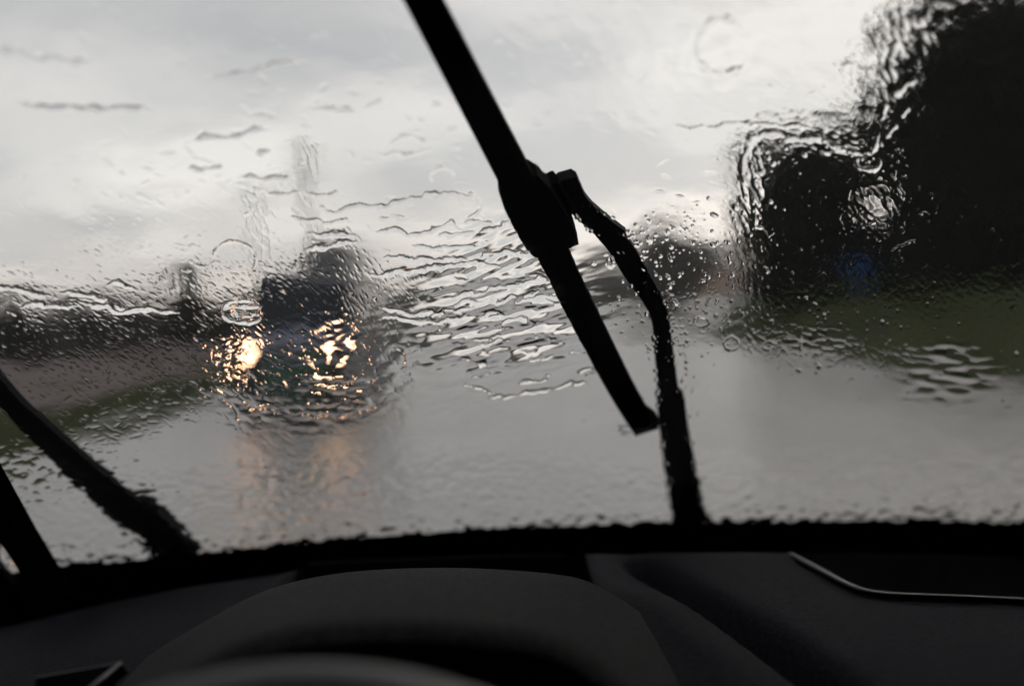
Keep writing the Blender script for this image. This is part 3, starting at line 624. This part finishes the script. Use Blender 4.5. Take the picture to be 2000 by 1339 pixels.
# wind-drawn streak drops on the left half
def dl(x, y): return (1 - .9 * g2(x, y, 655, 685, 48, 44, 4)) * (1 - .5 * g2(x, y, 600, 640, 130, 70, 4)) * (1 - .85 * g2(x, y, 492, 692, 34, 30, 4)) * np.clip(g2(x, y, 300, 640, 420, 130, 3) + 0.9 * g2(x, y, 600, 600, 150, 110, 3) + 0.25 * g2(x, y, 350, 480, 350, 100) + 0.6 * g2(x, y, 850, 560, 150, 40), 0, 1) * (x < 1060)
xs, ys, r_ = scatter(2600, dl, 101); n = len(xs)
ang = R(32) + R(22) * np.clip((xs - 350) / 350, 0, 1) + r_.normal(0, R(8), n)
caps(xs, ys, r_.gamma(3, 1.6, n) + 2.0, r_.uniform(.9, 1.6, n), ang, .10 + .60 * r_.beta(1.3, 2.4, n))
# fine specks round the van
def dv(x, y): return (1 - .9 * g2(x, y, 655, 685, 48, 44, 4)) * (1 - .8 * g2(x, y, 492, 692, 34, 30, 4)) * np.clip(g2(x, y, 600, 740, 190, 100, 3) + 0.5 * g2(x, y, 800, 640, 120, 60), 0, 1)
xs, ys, r_ = scatter(420, dv, 102); n = len(xs)
caps(xs, ys, r_.gamma(3, .8, n) + 1.6, r_.uniform(.9, 1.5, n), r_.normal(R(35), R(35), n), .15 + .7 * r_.beta(1.3, 2.2, n))
# round beads on the right
def dr(x, y): return np.clip(1.0 * g2(x, y, 1310, 500, 90, 75, 3) + 0.7 * g2(x, y, 1480, 540, 180, 140, 3) + .8 * g2(x, y, 1530, 330, 70, 60) + .35 * g2(x, y, 1750, 520, 220, 180) + 0.35 * g2(x, y, 1300, 640, 200, 80), 0, 1) * (x > 1130) * (1 - .9 * g2(x, y, 1710, 405, 45, 55, 4))
xs, ys, r_ = scatter(1150, dr, 103); n = len(xs)
rr = np.clip(r_.gamma(2.2, .55, n), .7, 4.5); caps(xs, ys, rr * r_.uniform(1.0, 1.7, n) + .6, rr + .3, r_.normal(R(75), R(25), n), (.2 + .75 * r_.beta(1.5, 2, n)) * np.where(xs > 1440, .7, 1))
# faint scratches of water over the dark trees and the road
def dd_(x, y): return (1 - g2(x, y, 1710, 405, 45, 55, 4)) * np.clip(g2(x, y, 1780, 450, 260, 260, 4) * .8 + .4 * g2(x, y, 1500, 700, 300, 80), 0, 1)
xs, ys, r_ = scatter(700, dd_, 104); n = len(xs)
caps(xs, ys, r_.gamma(4, 1.6, n) + 3, r_.uniform(.9, 1.5, n), r_.normal(R(-50), R(25), n), r_.uniform(.06, .4, n))
def dp(x, y): return .7 * np.clip(g2(x, y, 250, 860, 350, 90, 3) + .6 * g2(x, y, 1000, 840, 900, 90, 3), 0, 1)
xs, ys, r_ = scatter(1300, dp, 105); n = len(xs)
caps(xs, ys, r_.gamma(4, 1.6, n) + 3, r_.uniform(1.5, 3, n), r_.normal(R(15), R(25), n), r_.uniform(.03, .16, n))
def ds(x, y): return (y < 420) * 1.0 * (x < 1450)
xs, ys, r_ = scatter(260, ds, 106); n = len(xs)
caps(xs, ys, r_.gamma(4, 2.2, n) + 3, r_.uniform(2, 5, n), r_.normal(R(20), R(30), n), r_.uniform(.03, .22, n))
# beads clinging along the wiper arm
xs, ys, r_ = scatter(260, lambda x, y: (np.abs(x - np.interp(y, [380, 450, 520, 600, 800, 1030], [1120, 1190, 1240, 1290, 1325, 1350])) < 42) * (y > 380) * 1.0, 107); n = len(xs)
caps(xs, ys, r_.uniform(2, 5, n), r_.uniform(1.8, 3, n), r_.uniform(0, 3, n), r_.uniform(.4, 1.1, n))

# extend the grid coarsely to the edges of the glass, then lift it
A1 = (gxp - 1000) / F; E1 = -(gyp - HY + 76.5) / F        # E1 falls with index
H *= (1.0 / F) * 0.75                                        # pixels -> metres per metre of distance (0.75 m away)
H -= min(H.min(), 0)
H += 0.00045
padL, padR, padT = 12, 36, 20
Aall = np.concatenate([A1[0] - np.linspace(0.16, 0.01, padL), A1, A1[-1] + np.linspace(0.02, 0.95, padR)])
Eall = np.concatenate([E1[0] + np.linspace(0.5, 0.01, padT), E1])
Hall = np.pad(H, ((padT, 0), (padL, padR)), mode='edge'); fade = 0.0012
for k in range(padR): Hall[:, padL + NXV + k] = np.roll(Hall[:, padL + NXV - 30 - 7 * k], 13 * k) if k % 2 else Hall[:, padL + NXV - 1]
A2, E2 = np.meshgrid(Aall, Eall)
top = ws_grid(A2, E2, Hall + 0.0004)
nY, nX = A2.shape
idx = np.arange(nY * nX).reshape(nY, nX)
quads = np.stack([idx[1:, :-1], idx[:-1, :-1], idx[:-1, 1:], idx[1:, 1:]], -1).reshape(-1, 4)    # faces point outwards
# keep only cells lying on the glass
cx_ = top[:-1, :-1, 0].ravel(); cz_ = top[:-1, :-1, 2].ravel()
keep = (cx_ > UL + 0.002) & (cx_ < UR - 0.01) & (cz_ > ZB + 0.003) & (cz_ < ZT - 0.01)
quads = quads[keep]
# underside, coarse
bi = np.unique(np.concatenate([np.arange(0, nX, 12), [nX - 1]])); bj = np.unique(np.concatenate([np.arange(0, nY, 12), [nY - 1]]))
bot = ws_grid(A2[np.ix_(bj, bi)], E2[np.ix_(bj, bi)], np.full((len(bj), len(bi)), 0.0003))
bid = nY * nX + np.arange(len(bj) * len(bi)).reshape(len(bj), len(bi))
bq = np.stack([bid[:-1, :-1], bid[1:, :-1], bid[1:, 1:], bid[:-1, 1:]], -1).reshape(-1, 4)
bx = bot[:-1, :-1, 0].ravel(); bz = bot[:-1, :-1, 2].ravel()
bq = bq[(bx > UL - 0.02) & (bx < UR + 0.03) & (bz > ZB - 0.01) & (bz < ZT + 0.03)]
V = np.concatenate([top.reshape(-1, 3), bot.reshape(-1, 3)]).astype(np.float32); Q = np.concatenate([quads, bq]).astype(np.int32)
used = np.zeros(len(V), bool); used[Q.ravel()] = True; remap = np.cumsum(used) - 1; V = V[used]; Q = remap[Q].astype(np.int32)
me = bpy.data.meshes.new('rain_water'); me.vertices.add(len(V)); me.vertices.foreach_set('co', V.ravel())
me.loops.add(Q.size); me.loops.foreach_set('vertex_index', Q.ravel()); me.polygons.add(len(Q))
me.polygons.foreach_set('loop_start', np.arange(0, Q.size, 4, dtype=np.int32)); me.polygons.foreach_set('use_smooth', np.ones(len(Q), bool)); me.update(); me.validate()
o = link('rain_water', me, M['water']); tag(o, 'clear rain water in streaks, ridges and beads on the windscreen', kind='stuff')

# ------------------------------------------------------------------ wipers
def strip(bm, pts, wid, th, m=None, lift=0.0):
    """flat bar on the glass: centre points, full widths, thickness measured off the glass"""
    n = len(pts); rings = []
    for i, p in enumerate(pts):
        t = (pts[min(i + 1, n - 1)] - pts[max(i - 1, 0)]).normalized(); s = t.cross(NRM).normalized(); up = s.cross(t).normalized()
        if up.dot(NRM) < 0: up = -up
        h, T = wid[i] / 2, th[i]
        pr = [(-h, 0), (-h, T * .55), (-h * .6, T), (h * .6, T), (h, T * .55), (h, 0)]
        rings.append([bm.verts.new(p + s * a + up * (b + lift)) for a, b in pr])
    for i in range(n - 1):
        for k in range(6): bm.faces.new((rings[i][k], rings[i][(k + 1) % 6], rings[i + 1][(k + 1) % 6], rings[i + 1][k]))
    bm.faces.new(rings[0][::-1]); bm.faces.new(rings[-1])
def wpx(lst, off): return [hit_ws(x, y, off) for x, y in lst]
def width_m(p, px): return px / F * (p - EYE).length
# blade that crosses the view
wp = thing('windscreen_wiper', 'black wiper crossing the middle of the windscreen, with its blade and bent arm', 'wiper', hit_ws(1350, 1040, 0.02), 'wipers on the windscreen')
def part(nm, bm, m, root, parent=None, smooth=False):
    o = obj(nm, bm, m, parent or root, smooth); o.data.transform(Matrix.Translation(-root.location)); return o
BL = [(765, -110), (800, -50), (832, 10), (905, 150), (975, 285), (1045, 420), (1100, 535), (1160, 655), (1215, 760), (1262, 838)]
pts = smoothcurve(wpx(BL, 0.007), 4); wd_ = [width_m(p, 66 if i < 18 else 66 - 20 * (i - 18) / (len(pts) - 18)) for i, p in enumerate(pts)]
bm = bmesh.new(); strip(bm, pts, wd_, [0.010] * len(pts)); bl = part('blade', bm, M['wiper'], wp)
bm = bmesh.new(); strip(bm, smoothcurve(wpx(BL[:-1] + [(1255, 826)], 0.0035), 4), [0.006] * 37, [0.006] * 37); part('rubber_lip', bm, M['rubber'], wp, bl)
bm = bmesh.new(); q = wpx([(1248, 812), (1258, 822), (1270, 832)], 0.006); strip(bm, q, [width_m(q[0], 50), width_m(q[0], 54), width_m(q[0], 42)], [0.014, 0.015, 0.011]); part('end_cap', bm, M['wiper'], wp, bl)
# clamp housing
q = wpx([(1010, 352), (1030, 385), (1052, 425), (1075, 465), (1090, 488)], 0.009)
bm = bmesh.new(); strip(bm, q, [width_m(p, a) for p, a in zip(q, (82, 100, 104, 102, 86))], [0.020, 0.026, 0.028, 0.026, 0.022]); part('clamp', bm, M['wiper'], wp)
q = wpx([(1072, 356), (1084, 400), (1094, 440), (1098, 482)], 0.016)
bm = bmesh.new(); strip(bm, q, [width_m(p, a) for p, a in zip(q, (36, 64, 46, 36))], [0.014] * 4); part('clamp_side', bm, M['wiper'], wp)
# arm: hook, thin spring part, thick foot
HK = [(1104, 346), (1116, 380), (1140, 408), (1172, 436), (1205, 462)]
q = smoothcurve(wpx(HK, 0.022), 4); bm = bmesh.new(); strip(bm, q, [width_m(p, a) for p, a in zip(q, np.interp(range(len(q)), [0, 3, 8, 12, 16], [44, 50, 42, 44, 46]))], [0.010] * len(q)); part('hook', bm, M['arm'], wp)
ARM = [(1180, 445), (1212, 482), (1240, 528), (1268, 572), (1288, 618), (1296, 680), (1302, 740), (1312, 800)]
q = smoothcurve(wpx(ARM, 0.026), 4); bm = bmesh.new(); strip(bm, q, [width_m(p, a) for p, a in zip(q, np.interp(range(len(q)), [0, 4, 8, 14, 18, 28], [42, 46, 44, 36, 34, 42]))], [0.009] * len(q)); part('arm', bm, M['arm'], wp)
FT = [(1309, 775), (1318, 850), (1330, 920), (1342, 985), (1352, 1045), (1356, 1085)]
q = smoothcurve(wpx(FT, 0.026), 4); bm = bmesh.new(); strip(bm, q, [width_m(p, a) for p, a in zip(q, np.interp(range(len(q)), [0, 8, 14, 20], [52, 60, 66, 74]))], [0.016] * len(q)); part('arm_foot', bm, M['arm'], wp)
bm = bmesh.new(); p = hit_ws(1352, 1075, 0.03); cyl(bm, p, 0.018, 0.05, 'Z', 16); part('pivot', bm, M['arm'], wp)
# second wiper: its arm enters from the lower left corner
w2 = thing('windscreen_wiper', 'black wiper arm rising to the left edge from the lower left corner of the windscreen', 'wiper', hit_ws(345, 1085, 0.02), 'wipers on the windscreen')
A_2 = [(-215, 420), (-130, 560), (-50, 690), (10, 770), (75, 835), (150, 905), (215, 962), (285, 1025)]
q = smoothcurve(wpx(A_2, 0.026), 4); bm = bmesh.new(); strip(bm, q, [width_m(p, a) for p, a in zip(q, np.interp(range(len(q)), [0, 8, 12, 18, 22, 28], [34, 36, 40, 54, 68, 86]))], [0.011] * len(q)); part('arm', bm, M['arm'], w2)
q = smoothcurve(wpx([(255, 985), (300, 1030), (340, 1075), (350, 1120)], 0.026), 4); bm = bmesh.new(); strip(bm, q, [width_m(p, a) for p, a in zip(q, np.interp(range(len(q)), [0, 6, 12], [80, 78, 82]))], [0.018] * len(q)); part('arm_foot', bm, M['arm'], w2)
B2 = [(-520, 60), (-420, 230), (-310, 400), (-200, 570), (-110, 720)]
q = smoothcurve(wpx(B2, 0.007), 4); bm = bmesh.new(); strip(bm, q, [0.02] * len(q), [0.010] * len(q)); part('blade', bm, M['wiper'], w2)
bm = bmesh.new(); p = hit_ws(345, 1115, 0.03); cyl(bm, p, 0.018, 0.05, 'Z', 16); part('pivot', bm, M['arm'], w2)

# ------------------------------------------------------------------ the car body round the cabin
cb = thing('car_body', 'dark body of the car, seen as black cowl and window pillar', 'car', (0.3, 0, 0))
def bpart(nm, v, f, m, smooth=False, parent=None):
    o = pyobj(nm, [(a[0] - 0.3, a[1], a[2]) for a in v], f, m, parent or cb, smooth); return o
def slab(v4, th):
    P = [Vector(p) for p in v4]; n = (P[1] - P[0]).cross(P[2] - P[0]).normalized() * th; k = len(P)
    return P + [p + n for p in P], [tuple(range(k))[::-1], tuple(range(k, 2 * k))] + [(i, (i + 1) % k, (i + 1) % k + k, i + k) for i in range(k)]
# cowl: black trough in front of the glass, top edge along the water line
v = []; f = []; NX = 60; xs_ = np.linspace(UL - 0.05, UR + 0.05, NX)
for x in xs_:
    p = Vector((x, y_ws(x, edge_z(x) + 0.006), edge_z(x) + 0.006)); b0 = Vector((x, y_ws(x, ZB), ZB))
    v += [p + NRM * 0.012, p + NRM * 0.012 + Vector((0, 0.02, -0.004)), p + Vector((0, 0.30, -0.075)), p + Vector((0, 0.30, -0.14)), b0 + NRM * 0.006 + Vector((0, 0.01, -0.03))]
for i in range(NX - 1):
    for k in range(5): f.append((i * 5 + k, (i + 1) * 5 + k, (i + 1) * 5 + (k + 1) % 5, i * 5 + (k + 1) % 5))
bpart('cowl', v, f, M['rubber'])
# bonnet falling away ahead
v = []; f = []; ys_ = np.linspace(0, 1, 10)
for j in ys_:
    for x in xs_:
        y = 1.27 + 0.85 * j - 0.25 * (x - 0.3) ** 2 * j; z = edge_z(x) - 0.075 - 0.10 * j - 0.16 * j * j - 0.06 * (x - 0.3) ** 2
        v.append((x, y, z))
n0 = len(v)
for p in list(v): v.append((p[0], p[1], p[2] - 0.03))
for j in range(9):
    for i in range(NX - 1):
        a = j * NX + i; f.append((a, a + 1, a + NX + 1, a + NX)); f.append((n0 + a + NX, n0 + a + NX + 1, n0 + a + 1, n0 + a))
bpart('bonnet', v, f, M['carpaint'], True)
# left pillar: its inner trim, and the one on the other side
def pillar(nm, path, wid, th):
    bm = bmesh.new(); n = len(path); rg = []
    for i, p in enumerate(path):
        t = (path[min(i + 1, n - 1)] - path[max(i - 1, 0)]).normalized(); s = t.cross((p - EYE).normalized()).normalized(); u = s.cross(t).normalized()
        rg.append([bm.verts.new(p + s * a * wid[i] / 2 + u * b * th - Vector((0.3, 0, 0))) for a, b in ((-1, -.5), (-.7, .5), (.7, .5), (1, -.5), (0, -.9))])
    for i in range(n - 1):
        for k in range(5): bm.faces.new((rg[i][k], rg[i][(k + 1) % 5], rg[i + 1][(k + 1) % 5], rg[i + 1][k]))
    bm.faces.new(rg[0]); bm.faces.new(rg[-1][::-1])
    return obj(nm, bm, M['dashblack'], cb)
pl = [at(112, 1165, .85), at(84, 1120, .84), at(30, 1035, .80), at(-40, 925, .74), at(-180, 700, .64), at(-480, 300, .47), Vector((-0.44, .28, 1.98))]
pillar('window_pillar', pl, [.03, .027, .027, .030, .034, .045, .05], .02)
pr = [Vector((1.12, .93, 1.28)), Vector((1.10, .80, 1.50)), Vector((1.06, .55, 1.75)), Vector((1.0, .30, 1.98))]
pillar('window_pillar', pr, [.07] * 4, .04)
# door sills, side glass, roof, rear: closes the cabin
XLc, XRc = -0.62, 1.20
for s, x in ((-1, XLc), (1, XRc)):
    a, b_ = slab([(x, -1.9, 0.35), (x, 1.12, 0.35), (x, 1.12, 1.285), (x, -1.9, 1.285)], 0.05 * -s); bpart('door', a, b_, M['dash'])
    a, b_ = slab([(x, -1.9, 1.29), (x, 0.93, 1.29), (x * 0.97 + .01, 0.34, 1.96), (x * 0.97 + .01, -1.7, 1.96)], 0.004 * -s); bpart('side_glass', a, b_, M['pane'])
    a, b_ = slab([(x, -0.75, 1.29), (x, -0.60, 1.29), (x * 0.975 + .01, -0.60, 1.97), (x * 0.975 + .01, -0.75, 1.97)], 0.03 * -s); bpart('door_post', a, b_, M['dash'])
yt = lambda x: y_ws(x, ZT - 0.02)
a, b_ = slab([(XLc - .02, -2.0, 1.985), (XRc + .02, -2.0, 1.985), (XRc + .02, 0.36, 1.985), (XLc - .02, 0.36, 1.985)], 0.04); bpart('roof', a, b_, M['carpaint'])
a, b_ = slab([(XLc, -1.95, 1.965), (XRc, -1.95, 1.965), (XRc, 0.30, 1.965), (XLc, 0.30, 1.965)], 0.012); bpart('headliner', a, b_, M['cloth'])
a, b_ = slab([(XLc, -1.95, 0.3), (XRc, -1.95, 0.3), (XRc, -1.95, 1.96), (XLc, -1.95, 1.96)], 0.04); bpart('rear_wall', a, b_, M['cloth'])
a, b_ = slab([(XLc, -1.95, 0.3), (XRc, -1.95, 0.3), (XRc, 1.08, 0.3), (XLc, 1.08, 0.3)], 0.04); bpart('cabin_floor', a, b_, M['cloth'])
a, b_ = slab([(XLc, 1.085, 0.3), (XRc, 1.085, 0.3), (XRc, 1.085, 1.262), (XLc, 1.085, 1.262)], 0.03); bpart('bulkhead', a, b_, M['dashblack'])

# ------------------------------------------------------------------ dashboard
db = thing('dashboard', 'dark soft dashboard with a curved instrument hood and silver edged vents', 'dashboard', (0, 0, 0))
# main top: height over (x, y)
far_px = [(-200, 1190), (0, 1170), (300, 1152), (550, 1118), (640, 1094), (1100, 1079), (1300, 1077), (1500, 1076), (1800, 1079), (2000, 1086), (2600, 1100), (3400, 1130)]
fp = [at(x, y, 0.90) for x, y in far_px]; fx_ = [p.x for p in fp]; fz_ = [p.z for p in fp]
gx_ = np.linspace(-0.60, 1.18, 260); gy_ = np.concatenate([np.linspace(0.30, 0.895, 60), [0.91, 0.925]])
def dash_z(x, y):
    z = np.interp(x, fx_, fz_) - 0.012 * ss(0.75, 0.5, y) - 0.16 * ss(0.47, 0.32, y)
    # groove that runs back from the hood's right corner, and the slope beside it
    gxc = 0.090 + (0.90 - y) * 0.30
    d = x - gxc; z = z - 0.034 * np.exp(-(d / 0.015) ** 2) * ss(0.90, 0.84, y) * ss(0.40, 0.5, y)
    z = z + 0.010 * np.exp(-((d + 0.05) / 0.03) ** 2) * ss(0.84, 0.7, y)
    # black recess behind the hood
    inr = ss(-0.215, -0.19, x) * ss(0.055, 0.04, x) * ss(0.66, 0.70, y) * ss(0.892, 0.885, y)
    z = z - 0.05 * inr
    # left end falls away to the side vent
    z = z - 0.03 * ss(-0.30, -0.55, x)
    # storage hollow on the right
    z = z - 0.0 * x
    return np.where(y > 0.9, z - (y - 0.9) * 1.6, z)
DX, DY = np.meshgrid(gx_, gy_); DZ = dash_z(DX, DY)
v = np.stack([DX.ravel(), DY.ravel(), DZ.ravel()], 1); nx2 = len(gx_)
f = [(j * nx2 + i, j * nx2 + i + 1, (j + 1) * nx2 + i + 1, (j + 1) * nx2 + i) for j in range(len(gy_) - 1) for i in range(nx2 - 1)]
dt = pyobj('dash_top', v, f, M['dash'], db, True)
dt.data.materials.append(M['dashblack'])
for p in dt.data.polygons:
    c = p.center
    if -0.205 < c.x < 0.05 and 0.67 < c.y < 0.90: p.material_index = 1
# thin bead at the recess's rear, paler than the black to draw its highlight
bm = bmesh.new(); q = [at(600, 1100, .885), at(850, 1089, .885), at(1098, 1083, .885)]; tube(bm, [p + Vector((0, 0, 0.0)) for p in q], 0.0012, 6); obj('recess_edge', bm, M['dash'], db)
# instrument hood
ARCH = [(90, 1470), (160, 1395), (230, 1336), (310, 1274), (400, 1219), (480, 1175), (550, 1146), (640, 1125), (740, 1114), (880, 1110), (1000, 1115), (1080, 1122), (1140, 1134), (1200, 1164), (1270, 1212), (1360, 1275), (1450, 1340), (1560, 1430)]
arc = smoothcurve([at(x, y, 0.72) for x, y in ARCH], 4)
ctr = at(850, 1110, 0.72)
secs = [(-0.012, -0.030, 1.0, M), (-0.006, -0.006, 1.0, M), (0.0, 0.0, 1.0, M), (0.012, 0.004, 1.0, M), (0.06, 0.010, 1.01, M), (0.12, 0.017, 1.03, M), (0.19, 0.026, 1.05, M), (0.209, 0.026, 1.05, M), (0.215, 0.020, 1.045, M), (0.217, 0.003, 1.03, M), (0.19, -0.004, 1.0, M), (0.06, -0.03, 0.93, M)]
v, f = [], []
for dy_, dz_, sc_, _ in secs:
    for p in arc: v.append((ctr.x + (p.x - ctr.x) * sc_ * min(1.0, (0.72 - dy_) / 0.72 + 0.02), 0.72 - dy_, p.z + dz_))
na = len(arc)
for j in range(len(secs) - 1):
    for i in range(na - 1): f.append((j * na + i, j * na + i + 1, (j + 1) * na + i + 1, (j + 1) * na + i))
hd = pyobj('instrument_hood', v, f, M['hood'], db, True)
hd.data.materials.append(M['dashblack'])
for p in hd.data.polygons: p.material_index = 1 if p.index // (na - 1) >= 8 else 0  # underside of the lip blackened, its shade put into the colour
# instrument face under the hood
a, b_ = slab([(-0.19, 0.66, 1.12), (0.09, 0.66, 1.12), (0.09, 0.68, 1.34), (-0.19, 0.68, 1.34)], 0.01); pyobj('instrument_panel', a, b_, M['dashblack'], db)
a, b_ = slab([(-0.58, 0.36, 0.9), (1.16, 0.36, 0.9), (1.16, 0.345, 1.22), (-0.58, 0.345, 1.22)], 0.01); pyobj('dash_front', a, b_, M['dash'], db)
# right hand hollow: black well with a silver edge
rim_px = [(1545, 1091), (1572, 1106), (1605, 1124), (1645, 1146), (1680, 1161), (1720, 1169), (1770, 1172), (1850, 1175), (1930, 1178), (2010, 1182), (2200, 1192)]
back_px = [(1545, 1091), (1600, 1089), (1700, 1090), (1850, 1094), (2010, 1101), (2200, 1110)]
def on_dash(px, py, lift=0.0):
    d = ray(px, py); lo, hi = 0.4, 0.93
    for _ in range(40):
        y = (lo + hi) / 2; p = EYE + d * (y / d.y)
        if p.z > float(dash_z(np.array(p.x), np.array(y))): lo = y
        else: hi = y
    p = EYE + d * (lo / d.y); p.z += lift; return p
rim = smoothcurve([on_dash(*p, 0.005) for p in rim_px], 4); bak = smoothcurve([on_dash(*p, 0.005) for p in back_px], 4)
bm = bmesh.new(); tube(bm, rim, list(np.interp(range(len(rim)), [0, 6, 14, 24, len(rim)], [0.0014, 0.0024, 0.0022, 0.0014, 0.0012])), 8, 0.6); vt = obj('vent_trim', bm, M['trim'], db, True); vt['label'] = 'silver edge of the large vent on the passenger side'
bm = bmesh.new(); tube(bm, bak, 0.0011, 6, 0.6); obj('vent_rear_edge', bm, M['dash'], db, True)
bm = bmesh.new(); poly = [p + Vector((0, 0, -0.0022)) for p in rim] + [p + Vector((0, 0, -0.0022)) for p in bak[::-1][:-1]]
fc = bm.faces.new([bm.verts.new(p) for p in poly]); r_ = bmesh.ops.extrude_face_region(bm, geom=[fc]); bmesh.ops.translate(bm, vec=(0, 0, 0.0030), verts=[x for x in r_['geom'] if isinstance(x, bmesh.types.BMVert)])
bmesh.ops.triangulate(bm, faces=bm.faces); obj('vent', bm, M['dashblack'], db)['label'] = 'wide black vent on the passenger side'
# side vent, lower left
tri = [at(70, 1322, .60), at(236, 1294, .60), at(175, 1345, .56), at(60, 1400, .56)]
bm = bmesh.new(); fc = bm.faces.new([bm.verts.new(p) for p in tri]); r_ = bmesh.ops.extrude_face_region(bm, geom=[fc]); bmesh.ops.translate(bm, vec=(0, 0.01, -0.01), verts=[x for x in r_['geom'] if isinstance(x, bmesh.types.BMVert)]); obj('vent', bm, M['dashblack'], db)['label'] = 'small black vent at the driver side end'
bm = bmesh.new(); tube(bm, [tri[0], tri[1]], [0.0004, 0.0009], 6); tube(bm, [tri[1], tri[2], tri[3]], [0.0012, 0.0014, 0.0014], 6); obj('vent_trim', bm, M['trim'], db, True)['label'] = 'thin silver edge of the driver side vent'

# ------------------------------------------------------------------ steering wheel
ct = at(545, 1372, 0.37); Rw = 0.188; tilt = R(24)
sw = thing('steering_wheel', 'dark leather steering wheel, only the top of its rim in view', 'steering wheel')
up_ = Vector((0, math.sin(tilt), math.cos(tilt))); cen = ct - up_ * Rw; sw.location = cen
rt = Vector((1, 0, 0)); ax = rt.cross(up_)
bm = bmesh.new(); n1, n2 = 96, 14; rg = []
for i in range(n1):
    a = 2 * math.pi * i / n1; d = rt * math.cos(a) + up_ * math.sin(a)
    rg.append([bm.verts.new(d * (Rw + 0.0145 * math.cos(2 * math.pi * k / n2)) + ax * 0.0165 * math.sin(2 * math.pi * k / n2)) for k in range(n2)])
for i in range(n1):
    for k in range(n2): bm.faces.new((rg[i][k], rg[(i + 1) % n1][k], rg[(i + 1) % n1][(k + 1) % n2], rg[i][(k + 1) % n2]))
obj('rim', bm, M['leather'], sw, True)
bm = bmesh.new(); bmesh.ops.create_uvsphere(bm, u_segments=24, v_segments=12, radius=0.085); bmesh.ops.scale(bm, vec=(1, 0.4, 0.85), verts=bm.verts); bmesh.ops.rotate(bm, cent=(0, 0, 0), matrix=Matrix.Rotation(-tilt, 3, 'X'), verts=bm.verts); bmesh.ops.translate(bm, vec=ax * -0.0 + Vector((0, 0.01, 0)), verts=bm.verts)
obj('hub', bm, M['blackpl'], sw, True)
for a in (0, 180, 270):
    d = rt * math.cos(R(a)) + up_ * math.sin(R(a)); bm = bmesh.new(); tube(bm, [d * 0.06, d * 0.12 + Vector((0, .004, 0)), d * (Rw - 0.008)], [0.024, 0.016, 0.015], 10, 0.45, up=ax); obj('spoke', bm, M['blackpl'], sw, True)
bm = bmesh.new(); tube(bm, [Vector((0, 0.02, 0)), Vector((0, 0.36, -0.12))], 0.035, 12); obj('column', bm, M['dashblack'], sw, True)

# ------------------------------------------------------------------ rainy air
hz = bpy.data.materials.new('rainy air'); hz.use_nodes = True; t = hz.node_tree; t.nodes.clear()
o_ = t.nodes.new('ShaderNodeOutputMaterial'); pv = t.nodes.new('ShaderNodeVolumePrincipled'); pv.inputs['Density'].default_value = 0.0005; pv.inputs['Color'].default_value = (0.93, 0.93, 0.94, 1); pv.inputs['Anisotropy'].default_value = 0.3
t.links.new(pv.outputs[0], o_.inputs['Volume'])
bm = bmesh.new(); box(bm, (0, 360, 7.0), (1990, 1000, 16.2)); tag(obj('haze', bm, hz), 'thin grey rainy air over the road', kind='stuff')
